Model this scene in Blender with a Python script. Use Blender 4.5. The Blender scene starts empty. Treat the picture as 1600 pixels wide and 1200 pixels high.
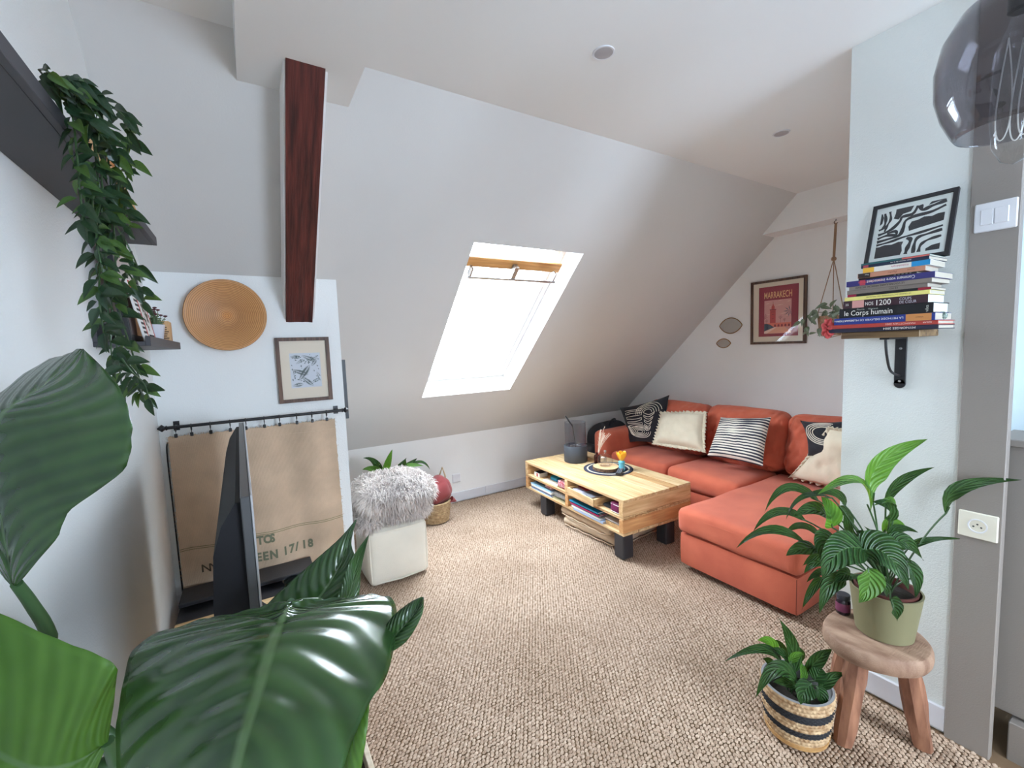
import bpy, bmesh, math, random
import numpy as np
from mathutils import Vector, Matrix, noise as mnoise
random.seed(7); np.random.seed(7)
SC = bpy.context.scene; COL = SC.collection

# ------------------------------------------------------------ camera, sky, light, exposure
F_PX, YAW, PITCH, ROLL, CAM_H = 678.94, .544868, .0842613, -.0375659, 1.5
def _axes():
    cy, sy, cp, sp = math.cos(YAW), math.sin(YAW), math.cos(PITCH), math.sin(PITCH)
    f = Vector((sy*cp, cy*cp, -sp)); r = Vector((cy, -sy, 0)); u = r.cross(f)
    c, s = math.cos(ROLL), math.sin(ROLL)
    return c*r+s*u, -s*r+c*u, f
CR, CU, CF = _axes(); CO = Vector((0, 0, CAM_H))
cam = bpy.data.objects.new('camera', bpy.data.cameras.new('camera')); COL.objects.link(cam)
cam.data.sensor_width = 36; cam.data.lens = F_PX*36/1600; cam.data.clip_start = .02
cam.matrix_world = Matrix(((CR.x, CU.x, -CF.x, CO.x), (CR.y, CU.y, -CF.y, CO.y), (CR.z, CU.z, -CF.z, CO.z), (0, 0, 0, 1)))
SC.camera = cam
SC.view_settings.view_transform = 'Standard'; SC.view_settings.look = 'None'
SC.view_settings.gamma = 1; SC.view_settings.use_curve_mapping = False
SC.view_settings.exposure = 0.66
SC.cycles.use_denoising = True
SC.cycles.max_bounces = 10; SC.cycles.diffuse_bounces = 6; SC.cycles.transparent_max_bounces = 24
SC.cycles.sample_clamp_indirect = 8; SC.cycles.caustics_reflective = False; SC.cycles.caustics_refractive = False
w = bpy.data.worlds.new('overcast_sky'); SC.world = w; w.use_nodes = True
wn = w.node_tree; wn.nodes.clear()
_tc = wn.nodes.new('ShaderNodeTexCoord'); _sx = wn.nodes.new('ShaderNodeSeparateXYZ'); _rp = wn.nodes.new('ShaderNodeValToRGB')
_bg = wn.nodes.new('ShaderNodeBackground'); _wo = wn.nodes.new('ShaderNodeOutputWorld')
wn.links.new(_tc.outputs['Generated'], _sx.inputs[0]); wn.links.new(_sx.outputs['Z'], _rp.inputs[0])
wn.links.new(_rp.outputs[0], _bg.inputs[0]); wn.links.new(_bg.outputs[0], _wo.inputs[0])
_rp.color_ramp.elements[0].position = 0; _rp.color_ramp.elements[0].color = (.50, .61, .76, 1)   # horizon haze
_rp.color_ramp.elements[1].position = .35; _rp.color_ramp.elements[1].color = (.82, .91, 1, 1)
_bg.inputs[1].default_value = 26
def portal(name, centre, rx, sx, sy):
    l = bpy.data.lights.new(name, 'AREA'); l.shape = 'RECTANGLE'; l.size = sx; l.size_y = sy; l.cycles.is_portal = True
    o = bpy.data.objects.new(name, l); COL.objects.link(o); o.location = centre; o.rotation_euler = rx
    return o

# ------------------------------------------------------------ helpers
def ray(px, py): return CR*((px-800)/F_PX)+CU*(-(py-600)/F_PX)+CF
def onx(px, py, v): d = ray(px, py); return CO+d*((v-CO.x)/d.x)
def ony(px, py, v): d = ray(px, py); return CO+d*((v-CO.y)/d.y)
def onz(px, py, v): d = ray(px, py); return CO+d*((v-CO.z)/d.z)
def dep(px, py, v): return CO+ray(px, py)*v
V = Vector
WL = {}
def _fit(o, wl): WL[o.name] = V(wl)
class MB:
    def __init__(s): s.v = []; s.f = []; s.uv = []
    def add(s, vs, fs):
        n = len(s.v); s.v += [V(p) for p in vs]; s.f += [tuple(i+n for i in f) for f in fs]; return s
    def from_bm(s, bm, M=None):
        bm.verts.ensure_lookup_table(); bm.verts.index_update()
        s.add([(M @ v.co) if M else v.co.copy() for v in bm.verts], [[v.index for v in f.verts] for f in bm.faces]); bm.free(); return s
    def box(s, c, size, bev=0, M=None, seg=1):
        bm = bmesh.new(); bmesh.ops.create_cube(bm, size=1)
        for v in bm.verts: v.co = V((v.co.x*size[0], v.co.y*size[1], v.co.z*size[2]))
        if bev > 0: bmesh.ops.bevel(bm, geom=bm.edges[:], offset=min(bev, min(size)*.45), segments=seg, affect='EDGES', profile=.6)
        T = Matrix.Translation(c); s.from_bm(bm, (M @ T) if M else T); return s
    def span(s, a, b, bev=0, M=None, seg=1):
        return s.box([(a[i]+b[i])/2 for i in range(3)], [abs(b[i]-a[i]) for i in range(3)], bev, M, seg)
    def lathe(s, prof, c=(0, 0, 0), n=24, M=None, cap=False):
        vs = []; fs = []; c = V(c)
        for r, z in prof:
            for k in range(n):
                a = 2*math.pi*k/n; p = V((r*math.cos(a), r*math.sin(a), z)); vs.append((M @ p if M else p)+c)
        m = len(prof)
        for i in range(m-1):
            for k in range(n): k2 = (k+1) % n; fs.append((i*n+k, i*n+k2, (i+1)*n+k2, (i+1)*n+k))
        if cap: fs.append(tuple(reversed(range(n)))); fs.append(tuple(range((m-1)*n, m*n)))
        return s.add(vs, fs)
    def tube(s, pts, r, n=8, closed=False):
        pts = [V(p) for p in pts]; m = len(pts); rs = r if isinstance(r, (list, tuple)) else [r]*m
        vs = []; fs = []; up = None
        for i, p in enumerate(pts):
            t = (pts[(i+1) % m]-pts[i-1]) if closed else (pts[min(i+1, m-1)]-pts[max(i-1, 0)])
            if t.length < 1e-9: t = V((0, 0, 1))
            t.normalize()
            if up is None: up = t.orthogonal().normalized()
            up = (up-t*up.dot(t)); up = up.normalized() if up.length > 1e-6 else t.orthogonal().normalized()
            b = t.cross(up)
            for k in range(n): a = 2*math.pi*k/n; vs.append(p+(up*math.cos(a)+b*math.sin(a))*rs[i])
        for i in range(m if closed else m-1):
            j = (i+1) % m
            for k in range(n): k2 = (k+1) % n; fs.append((i*n+k, i*n+k2, j*n+k2, j*n+k))
        if not closed: fs.append(tuple(reversed(range(n)))); fs.append(tuple(range((m-1)*n, m*n)))
        return s.add(vs, fs)
    def grid(s, fn, nu, nv, closeu=False):
        vs = [fn(i/nu, j/nv) for j in range(nv+1) for i in range(nu+(0 if closeu else 1))]
        w_ = nu+(0 if closeu else 1); fs = []
        for j in range(nv):
            for i in range(nu):
                i2 = (i+1) % w_ if closeu else i+1
                fs.append((j*w_+i, j*w_+i2, (j+1)*w_+i2, (j+1)*w_+i))
        return s.add(vs, fs)
    def poly(s, pts, B, h=0):          # B = (origin, U, V, N)
        return s.add([B[0]+B[1]*p[0]+B[2]*p[1]+B[3]*h for p in pts], [tuple(range(len(pts)))])
    def prism(s, pts, z0, z1, M=None):
        n = len(pts); vs = [V((p[0], p[1], z0)) for p in pts]+[V((p[0], p[1], z1)) for p in pts]
        if M: vs = [M @ v for v in vs]
        return s.add(vs, [tuple(reversed(range(n))), tuple(range(n, 2*n))]+[(i, (i+1) % n, n+(i+1) % n, n+i) for i in range(n)])
    def soft(s, a, b, r=.05, n=8, puff=(0, 0, 0), wob=0, seed=0, M=None, nn=None, fs_=3.):   # rounded, padded box between corners a and b
        c = V([(a[i]+b[i])/2 for i in range(3)]); h = V([abs(b[i]-a[i])/2 for i in range(3)])
        ns = nn or [max(4, int(n*h[i]/max(h))+2) for i in range(3)]
        idx = {}; vs = []; fs = []
        def vert(p):
            k = tuple(round(x, 4) for x in p)
            if k in idx: return idx[k]
            q = V((p[0]*h.x, p[1]*h.y, p[2]*h.z))
            inn = V([max(-(h[i]-min(r, h[i]*.98)), min(h[i]-min(r, h[i]*.98), q[i])) for i in range(3)])
            d = q-inn
            if d.length > 1e-9:
                d = d.normalized()*min(r, min(h)*.98)
                q = inn+V([d[i] for i in range(3)])
            for i in range(3):
                o = [j for j in range(3) if j != i]
                q[i] += puff[i]*p[i]*max(0, 1-p[o[0]]**2)*max(0, 1-p[o[1]]**2)
            if wob:
                nz = mnoise.noise_vector((q+c)*fs_+V((seed, seed*2, 0)))
                q += nz*wob
            idx[k] = len(vs); vs.append((M @ (q+c)) if M else q+c); return idx[k]
        def cos_sp(i, n_): t = -1+2*i/n_; return math.sin(t*math.pi/2)*.35+t*.65
        for ax in range(3):
            o = [(ax+1) % 3, (ax+2) % 3]
            for sg in (-1, 1):
                for i in range(ns[o[0]]):
                    for j in range(ns[o[1]]):
                        q4 = []
                        for di, dj in ((0, 0), (1, 0), (1, 1), (0, 1)):
                            p = [0, 0, 0]; p[ax] = sg; p[o[0]] = cos_sp(i+di, ns[o[0]]); p[o[1]] = cos_sp(j+dj, ns[o[1]]); q4.append(vert(p))
                        fs.append(tuple(q4) if sg > 0 else tuple(reversed(q4)))
        return s.add(vs, fs)
def obj(name, mb, mat, parent=None, smooth=False, loc=None, ang=40):
    if parent is not None: base = WL[parent.name]
    elif loc is not None: base = V(loc)
    elif mb.v:
        xs = [p.x for p in mb.v]; ys = [p.y for p in mb.v]; zs = [p.z for p in mb.v]
        base = V(((min(xs)+max(xs))/2, (min(ys)+max(ys))/2, min(zs)))
    else: base = V((0, 0, 0))
    me = bpy.data.meshes.new(name); me.from_pydata([tuple(p-base) for p in mb.v], [], mb.f); me.update()
    if mat: me.materials.append(mat)
    if smooth:
        me.shade_smooth()
        if ang < 179: me.set_sharp_from_angle(angle=math.radians(ang))
    if mb.uv and len(mb.uv) == len(mb.v):
        at_ = me.attributes.new('leaf_uv', 'FLOAT_VECTOR', 'POINT'); at_.data.foreach_set('vector', [x for q in mb.uv for x in q])
    o = bpy.data.objects.new(name, me); COL.objects.link(o)
    if parent is not None: o.parent = parent
    else: o.location = base
    WL[o.name] = base; return o
def thing(name, label, cat, loc, group=None):
    o = bpy.data.objects.new(name, None); COL.objects.link(o); o.location = loc; o.empty_display_size = .05
    WL[o.name] = V(loc); o['label'] = label; o['category'] = cat
    if group: o['group'] = group
    return o
def tag(o, label, cat, group=None, kind=None):
    o['label'] = label; o['category'] = cat
    if group: o['group'] = group
    if kind: o['kind'] = kind
    return o
def struct(name, mb, mat, parent=None, **k):
    o = obj(name, mb, mat, parent, **k)
    if parent is None: o['kind'] = 'structure'
    return o
def basis(o, u, v): u = V(u).normalized(); v = V(v).normalized(); return (V(o), u, v, u.cross(v).normalized())
def BM(B): return Matrix(((B[1].x, B[2].x, B[3].x, B[0].x), (B[1].y, B[2].y, B[3].y, B[0].y), (B[1].z, B[2].z, B[3].z, B[0].z), (0, 0, 0, 1)))
_fonts = {}
def text_mb(txt, size, B, h=.0006, flip=False, sx=1., bold=0., align='LEFT'):
    cu = bpy.data.curves.new('t', 'FONT'); cu.body = txt; cu.size = size; cu.offset = bold; cu.align_x = align; cu.resolution_u = 3
    o = bpy.data.objects.new('t', cu); COL.objects.link(o)
    dg = bpy.context.evaluated_depsgraph_get(); dg.update()
    me = bpy.data.meshes.new_from_object(o.evaluated_get(dg)); mb = MB()
    k = -1 if flip else 1
    mb.add([B[0]+B[1]*(v.co.x*sx*k)+B[2]*(v.co.y*k)+B[3]*h for v in me.vertices], [tuple(p.vertices) for p in me.polygons])
    bpy.data.objects.remove(o); bpy.data.curves.remove(cu); bpy.data.meshes.remove(me); return mb

# ------------------------------------------------------------ materials
def srgb(r, g, b): return tuple(((c/255)/12.92 if c/255 <= .04045 else ((c/255+.055)/1.055)**2.4) for c in (r, g, b))
def mat(name, col, rough=.6, metal=0, var=0, vs=8, vstretch=(1, 1, 1), col2=None, bump=0, bs=60, bstretch=(1, 1, 1), spec=.5, sheen=0, trans=0, thin=0, coat=0, detail=4, emit=None):
    m = bpy.data.materials.new(name); m.use_nodes = True; nt = m.node_tree; N = nt.nodes; P = N['Principled BSDF']
    P.inputs['Base Color'].default_value = (*col, 1); P.inputs['Roughness'].default_value = rough; P.inputs['Metallic'].default_value = metal
    P.inputs['Specular IOR Level'].default_value = spec
    if sheen: P.inputs['Sheen Weight'].default_value = sheen; P.inputs['Sheen Roughness'].default_value = .5
    if coat: P.inputs['Coat Weight'].default_value = coat; P.inputs['Coat Roughness'].default_value = .12
    tc = N.new('ShaderNodeTexCoord')
    if var or col2:
        mp = N.new('ShaderNodeMapping'); mp.inputs['Scale'].default_value = vstretch
        nz = N.new('ShaderNodeTexNoise'); nz.inputs['Scale'].default_value = vs; nz.inputs['Detail'].default_value = detail
        rp = N.new('ShaderNodeValToRGB'); rp.color_ramp.elements[0].position = .32; rp.color_ramp.elements[1].position = .68
        c2 = col2 or tuple(c*(1-var) for c in col)
        rp.color_ramp.elements[0].color = (*c2, 1); rp.color_ramp.elements[1].color = (*(tuple(min(1, c*(1+var*.5)) for c in col) if not col2 else col), 1)
        nt.links.new(tc.outputs['Object'], mp.inputs[0]); nt.links.new(mp.outputs[0], nz.inputs[0]); nt.links.new(nz.outputs[0], rp.inputs[0]); nt.links.new(rp.outputs[0], P.inputs['Base Color'])
    if bump:
        mp = N.new('ShaderNodeMapping'); mp.inputs['Scale'].default_value = bstretch
        nz = N.new('ShaderNodeTexNoise'); nz.inputs['Scale'].default_value = bs; nz.inputs['Detail'].default_value = 3
        bp = N.new('ShaderNodeBump'); bp.inputs['Strength'].default_value = min(1, bump); bp.inputs['Distance'].default_value = .004
        nt.links.new(tc.outputs['Object'], mp.inputs[0]); nt.links.new(mp.outputs[0], nz.inputs[0]); nt.links.new(nz.outputs[0], bp.inputs['Height']); nt.links.new(bp.outputs[0], P.inputs['Normal'])
    if trans:          # light passing through thin tissue
        out = N['Material Output']; mx = N.new('ShaderNodeMixShader'); tl = N.new('ShaderNodeBsdfTranslucent'); mx.inputs[0].default_value = trans
        tl.inputs[0].default_value = (min(1, col[0]*3.4+.03), min(1, col[1]*3.0), col[2]*1.2, 1)
        nt.links.new(P.outputs[0], mx.inputs[1]); nt.links.new(tl.outputs[0], mx.inputs[2]); nt.links.new(mx.outputs[0], out.inputs[0])
    if emit: P.inputs['Emission Color'].default_value = (*emit[:3], 1); P.inputs['Emission Strength'].default_value = emit[3]
    return m
def glass(name, tint=(1, 1, 1), ior=1.5, rough=.02, base=.04):
    m = bpy.data.materials.new(name); m.use_nodes = True; nt = m.node_tree; N = nt.nodes; N.remove(N['Principled BSDF'])
    t = N.new('ShaderNodeBsdfTransparent'); t.inputs[0].default_value = (*tint, 1); g = N.new('ShaderNodeBsdfGlossy'); g.inputs['Roughness'].default_value = rough
    fr = N.new('ShaderNodeFresnel'); mx = N.new('ShaderNodeMixShader'); ge = N.new('ShaderNodeNewGeometry'); mi = N.new('ShaderNodeMix')
    mi.inputs[2].default_value = ior; mi.inputs[3].default_value = 1/ior
    nt.links.new(ge.outputs['Backfacing'], mi.inputs[0]); nt.links.new(mi.outputs[0], fr.inputs[0])
    nt.links.new(fr.outputs[0], mx.inputs[0]); nt.links.new(t.outputs[0], mx.inputs[1]); nt.links.new(g.outputs[0], mx.inputs[2]); nt.links.new(mx.outputs[0], N['Material Output'].inputs[0])
    return m
def wood(name, c1, c2, axis='Y', scale=1., rough=.55, bump=.25):
    st = {'X': (.6, 9, 9), 'Y': (9, .6, 9), 'Z': (9, 9, .6)}[axis]
    return mat(name, c1, rough, col2=c2, vs=6*scale, vstretch=st, bump=bump, bs=14*scale, bstretch=st, detail=6)
WALL = mat('white_plaster', (.85, .84, .825), .9, var=.02, vs=2, bump=.12, bs=140, spec=.2)
WALLR = mat('white_rolled_paint', (.84, .85, .84), .8, bump=.35, bs=220, spec=.25)
CEIL = mat('ceiling_paint', (.80, .80, .79), .92, bump=.05, bs=120, spec=.15)
SKIRT = mat('skirting_paint', (.66, .66, .70), .45)
TAUPE = mat('taupe_paint', srgb(138, 130, 124), .6, bump=.2, bs=200)
BLACK = mat('black_metal', (.013, .013, .016), .42, spec=.5)
BLKW = mat('black_stained_wood', (.03, .03, .036), .5, bump=.15, bs=90)
WHITEP = mat('white_paper', (.78, .77, .74), .85)
CREAMP = mat('cream_card', srgb(226, 212, 192), .85)
WPLAS = mat('white_plastic', (.74, .74, .77), .35)
CHROME = mat('chrome', (.7, .7, .72), .2, metal=1)
STEEL = mat('brushed_steel', (.45, .45, .46), .35, metal=1)
GLASS = glass('clear_glass')
PANE = glass('window_pane', (.98, .99, .99))
PINE_Y = wood('pallet_pine_long', srgb(224, 194, 148), srgb(190, 150, 104), 'Y')
PINE_X = wood('pallet_pine_cross', srgb(232, 200, 152), srgb(196, 152, 104), 'X')
DARKW = wood('walnut_frame_wood', srgb(110, 82, 66), srgb(62, 42, 34), 'Z', 1.4)
# ------------------------------------------------------------ the room
XL, XG, YK, ZC, YP = -.379, 4.02, 3.9, 2.63, 2.595
XR, YB = 2.138, -2.6
SL0 = V((0, 3.9, .667)); SU = V((0, -2.06, 1.963)).normalized(); SN = V((0, 1.963, 2.06)).normalized(); SLEN = 2.8455
def slope_pt(x, v, n=0): return V((x, 0, 0))+SL0+SU*v+SN*n
struct('floor', MB().span((XL-.3, YB-.3, -.12), (XG+.3, YK+.3, -.011)), mat('jute_backing', srgb(120, 96, 72), .95))
# ceiling: flat panel, thick
struct('ceiling', MB().add([V(p) for p in ((XL-.2, YB-.2, ZC), (XG+.2, YB-.2, ZC), (XG+.2, 1.84, ZC), (XL-.2, 1.84, ZC), (XL-.2, YB-.2, ZC+.25), (XG+.2, YB-.2, ZC+.25), (XG+.2, 2.1, ZC+.25), (XL-.2, 2.1, ZC+.25))], [(0, 1, 2, 3), (7, 6, 5, 4), (0, 4, 5, 1), (2, 6, 7, 3), (1, 5, 6, 2), (0, 3, 7, 4)]), CEIL)
# sloping roof lining with the skylight opening
WX0, WX1, WV0, WV1 = 1.208, 2.055, .648, 2.12
g = MB(); xs = [XL-.2, WX0, WX1, XG+.2]; vs_ = [-.02, WV0, WV1, SLEN+.02]; TH = .2
for n_ in (0, TH):
    for j in range(4):
        for i in range(4): g.v.append(slope_pt(xs[i], vs_[j], n_))
for L in (0, 16):
    for j in range(3):
        for i in range(3):
            if i == 1 and j == 1: continue
            q = (L+j*4+i, L+j*4+i+1, L+(j+1)*4+i+1, L+(j+1)*4+i); g.f.append(q if L == 0 else tuple(reversed(q)))
for a, b in ((5, 6), (6, 10), (10, 9), (9, 5)): g.f.append((a, b, b+16, a+16))
for a, b in ((0, 3), (3, 15), (15, 12), (12, 0)): g.f.append((b, a, a+16, b+16))
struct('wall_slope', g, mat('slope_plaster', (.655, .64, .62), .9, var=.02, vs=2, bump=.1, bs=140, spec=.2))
struct('wall_knee', MB().span((XL-.2, YK, -.1), (XG+.2, YK+.15, .667+.02)), WALL)
# gable wall beyond the sofa (prism under the roof line), wall behind the camera, left wall
gy = [(YB-.2, -.1), (YK+.1, -.1), (YK+.1, .7), (1.84, 2.66), (YB-.2, 2.66)]
MX = Matrix(((0, 0, 1, 0), (1, 0, 0, 0), (0, 1, 0, 0), (0, 0, 0, 1)))
struct('wall_gable', MB().prism(gy, XG, XG+.15, MX), WALL)
LW0, LW1, LZ0, LZ1 = -1.9, -1.2, 1.1, 2.1
wl = MB().prism([(LW1, -.1), (YK+.1, -.1), (YK+.1, .7), (1.84, 2.66), (LW1, 2.66)], XL-.15, XL, MX).span((XL-.15, YB-.2, -.1), (XL, LW0, 2.66)).span((XL-.15, LW0, -.1), (XL, LW1, LZ0)).span((XL-.15, LW0, LZ1), (XL, LW1, 2.66))
struct('wall_left', wl, WALLR)
wf = struct('window_5', MB().span((XL-.10, LW0, LZ0), (XL-.04, LW1, LZ0+.05)).span((XL-.10, LW0, LZ1-.05), (XL-.04, LW1, LZ1)).span((XL-.10, LW0, LZ0+.05), (XL-.04, LW0+.05, LZ1-.05)).span((XL-.10, LW1-.05, LZ0+.05), (XL-.04, LW1, LZ1-.05)).span((XL-.10, (LW0+LW1)/2-.03, LZ0+.05), (XL-.04, (LW0+LW1)/2+.03, LZ1-.05)), WPLAS)  # unseen window added behind the camera to brighten the gable wall
obj('pane', MB().span((XL-.073, LW0+.05, LZ0+.05), (XL-.067, LW1-.05, LZ1-.05)), PANE, wf)
portal('daylight_opening', (XL-.17, (LW0+LW1)/2, (LZ0+LZ1)/2), (math.radians(90), 0, math.radians(-90)), LW1-LW0, LZ1-LZ0)
# chimney breast with the basket tray, ending under the slope
cb = [(YP, -.02), (YK, -.02), (YK, .667), (YP, 1.91)]
struct('wall_partition', MB().prism(cb, XL-.02, .456, MX), WALLR)
# right wall block, taupe casing, low taupe wall and pale wall beyond
struct('wall_right', MB().span((XR, .476, -.02), (XG+.05, .835, ZC+.02)), mat('pale_grey_green_paint', (.72, .74, .715), .8, bump=.4, bs=220, spec=.25))
dc = MB().span((2.12, .36, -.02), (XR+.02, .4765, ZC+.01), .003)
struct('door_1', dc, TAUPE)
low = MB().span((2.21, -.6, .14), (2.4, .40, 1.10), .004).span((2.18, -.6, -.02), (2.4, .33, .13), .003).span((2.19, -.6, 1.10), (2.42, .40, 1.125), .003)
struct('trim_3', low, TAUPE)
HB = MB().span((2.62, -2.7, -.02), (2.7, .476, .5)).span((2.62, -2.7, 2.3), (2.7, .476, ZC)).span((2.62, -2.7, .5), (2.7, -2.3, 2.3)).span((2.62, -.5, .5), (2.7, .476, 2.3))
struct('wall_hall', HB, mat('pale_blue_paint', (.62, .72, .78), .8))
# back wall (behind the camera) with two tall windows that light the room
bw = MB(); wins = [(1.2, 2.5)]; zb, zt = .7, 2.2
xs = [XL-.2, wins[0][0], wins[0][1], XG+.2]
for i in range(3):
    if i == 1:
        bw.span((xs[i], YB-.15, -.1), (xs[i+1], YB, zb)); bw.span((xs[i], YB-.15, zt), (xs[i+1], YB, ZC+.1))
    else: bw.span((xs[i], YB-.15, -.1), (xs[i+1], YB, ZC+.1))
struct('wall_back', bw, WALL)
for k, (a, b) in enumerate(wins):
    wf = struct('window_%d' % (k+2), MB().span((a, YB-.09, zb), (b, YB-.03, zb+.05)).span((a, YB-.09, zt-.05), (b, YB-.03, zt)).span((a, YB-.09, zb+.05), (a+.05, YB-.03, zt-.05)).span((b-.05, YB-.09, zb+.05), (b, YB-.03, zt-.05)).span(((a+b)/2-.03, YB-.09, zb+.05), ((a+b)/2+.03, YB-.03, zt-.05)), WPLAS)
    obj('pane', MB().span((a+.05, YB-.064, zb+.05), (b-.05, YB-.058, zt-.05)), PANE, wf)
    portal('daylight_opening', ((a+b)/2, YB-.17, (zb+zt)/2), (math.radians(90), 0, 0), b-a, zt-zb)
wf = struct('window_4', MB().span((2.64, -2.3, .5), (2.68, -.5, .55)).span((2.64, -2.3, 2.25), (2.68, -.5, 2.3)).span((2.64, -2.3, .55), (2.68, -2.25, 2.25)).span((2.64, -.55, .55), (2.68, -.5, 2.25)), WPLAS)
obj('pane', MB().span((2.657, -2.25, .55), (2.662, -.55, 2.25)), PANE, wf)
portal('daylight_opening', (2.72, -1.4, 1.4), (math.radians(90), 0, math.radians(90)), 1.8, 1.8)
# boxed beams under the ceiling
struct('trim_1', MB().span((.047, YB, 2.52), (.441, 2.15, ZC+.01)), CEIL)
struct('trim_2', MB().span((3.825, .8, 2.372), (XG+.01, 2.16, ZC+.01)), WALL)
# skirtings
struct('baseboard_knee', MB().span((.456, YK-.012, 0), (1.99, YK, .09), .002).span((1.992, YK-.012, 0), (XG, YK, .09), .002), SKIRT)
struct('baseboard_right', MB().span((XR-.013, .476, 0), (XR, .835, .093), .003), SKIRT)
struct('baseboard_gable', MB().span((XG-.012, .835, 0), (XG, YK-.012, .09), .002), SKIRT)
struct('baseboard_left', MB().span((XL, LW1, 0), (XL+.012, YP, .09), .002), SKIRT)
# skylight: frame, sash, pane, top ventilation bar
sk = Matrix(((1, SU.x, SN.x, 0), (0, SU.y, SN.y, SL0.y), (0, SU.z, SN.z, SL0.z), (0, 0, 0, 1)))
HONEY = wood('varnished_pine_sash', srgb(214, 160, 96), srgb(170, 112, 60), 'X')
fr = MB(); d0, d1 = .17, .25
for a, b in (((WX0, WV0), (WX1, WV0+.035)), ((WX0, WV1-.035), (WX1, WV1)), ((WX0, WV0+.035), (WX0+.035, WV1-.035)), ((WX1-.035, WV0+.035), (WX1, WV1-.035))):
    fr.span((a[0], a[1], d0), (b[0], b[1], d1), .002, sk)
win = struct('window_1', fr, mat('white_lacquer', (.82, .82, .8), .4))
sa = MB(); q0, q1 = WX0+.037, WX1-.037; r0, r1 = WV0+.037, WV1-.037
for a, b in (((q0, r0), (q1, r0+.05)), ((q0, r1-.05), (q1, r1)), ((q0, r0+.05), (q0+.05, r1-.05)), ((q1-.05, r0+.05), (q1, r1-.05))):
    sa.span((a[0], a[1], d0+.015), (b[0], b[1], d1-.01), .003, sk)
obj('sash', sa, mat('sash_white', (.85, .85, .83), .45), win)
obj('pane', MB().span((q0+.05, r0+.05, d1-.035), (q1-.05, r1-.05, d1-.028), 0, sk), PANE, win)
vb = obj('ventilation_flap', MB().span((1.25, 1.885, .092), (2.012, 1.958, .108), .003, sk), HONEY, win)
obj('flap_handle', MB().span((1.27, 1.822, .045), (1.985, 1.84, .057), .003, sk).span((1.285, 1.83, .05), (1.297, 1.90, .095), 0, sk).span((1.60, 1.83, .05), (1.635, 1.93, .095), 0, sk).span((1.955, 1.83, .05), (1.967, 1.90, .095), 0, sk), STEEL, vb)
pc = slope_pt((WX0+WX1)/2, (WV0+WV1)/2, .30)
portal('skylight_opening', pc, (math.atan2(-SN.y, SN.z)*1, 0, 0), WX1-WX0, WV1-WV0)

# woven floor covering: rows of raised knots
def carpet():
    px, py = .0185, .0135
    X = np.arange(XL+.01, 4.2, px); Y = np.arange(.1, YK-.02, py); gx, gy_ = np.meshgrid(X, Y)
    gx = gx+(np.arange(len(Y)) % 2)[:, None]*px*.5
    gx = gx.ravel(); gy_ = gy_.ravel()
    keep = ~((gx < .45) & (gy_ > YP)) & ~((gx > XR-.02) & (gy_ < .86)) & (gx < XG-.01) & ~((gx < 2.1) & (gy_ < .35) & (gx*.6 > gy_+1.2))
    # only what the room shows
    keep &= (gy_ > .25)
    keep &= ~((gx < .15) & (gy_ < 1.2))
    gx = gx[keep]; gy_ = gy_[keep]; n = len(gx); rng = np.random.RandomState(3)
    gx = gx+rng.uniform(-.0022, .0022, n); gy_ = gy_+rng.uniform(-.0015, .0015, n)
    ang = rng.uniform(-.35, .35, n)+.45; hh = rng.uniform(.0038, .0062, n); sc = rng.uniform(.9, 1.12, n)
    tx = np.array([-1, -.45, .45, 1, .45, -.45, 0]); ty = np.array([0, -.9, -.9, 0, .9, .9, 0]); tz = np.array([-.4, -.4, -.4, -.4, -.4, -.4, 1])
    lx = tx*px*.56; ly = ty*py*.52
    ca, sa_ = np.cos(ang)[:, None], np.sin(ang)[:, None]
    vx = gx[:, None]+(lx*ca-ly*sa_)*sc[:, None]; vy = gy_[:, None]+(lx*sa_+ly*ca)*sc[:, None]; vz = tz[None]*hh[:, None]
    co = np.stack([vx, vy, vz], -1).reshape(-1, 3)
    fi = np.array([[i, (i+1) % 6, 6] for i in range(6)]); F = (fi[None]+np.arange(n)[:, None, None]*7).reshape(-1)
    me = bpy.data.meshes.new('seagrass_carpet'); me.vertices.add(n*7); me.vertices.foreach_set('co', co.ravel())
    me.loops.add(n*18); me.loops.foreach_set('vertex_index', F); me.polygons.add(n*6)
    me.polygons.foreach_set('loop_start', np.arange(n*6)*3); me.update(calc_edges=True); me.validate()
    me.polygons.foreach_set('use_smooth', np.ones(len(me.polygons), bool))
    m = mat('seagrass', srgb(204, 182, 162), .8, col2=srgb(160, 134, 113), vs=70, detail=2)
    nt = m.node_tree; N = nt.nodes; P = N['Principled BSDF']; old = P.inputs['Base Color'].links[0].from_socket
    tc = N.new('ShaderNodeTexCoord'); nz = N.new('ShaderNodeTexNoise'); nz.inputs['Scale'].default_value = 2.2; nz.inputs['Detail'].default_value = 5
    hs = N.new('ShaderNodeMix'); hs.data_type = 'RGBA'; hs.blend_type = 'MULTIPLY'; hs.inputs[0].default_value = 1
    rp = N.new('ShaderNodeValToRGB'); rp.color_ramp.elements[0].position = .35; rp.color_ramp.elements[0].color = (.82, .79, .76, 1); rp.color_ramp.elements[1].position = .6
    nt.links.new(tc.outputs['Object'], nz.inputs[0]); nt.links.new(nz.outputs[0], rp.inputs[0]); nt.links.new(old, hs.inputs[6]); nt.links.new(rp.outputs[0], hs.inputs[7]); nt.links.new(hs.outputs[2], P.inputs['Base Color'])
    me.materials.append(m)
    o = bpy.data.objects.new('seagrass_carpet', me); COL.objects.link(o)
    o.location.z = -.0062
    tag(o, 'beige woven seagrass carpet covering the whole floor', 'carpet', kind='stuff')
carpet()

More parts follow.
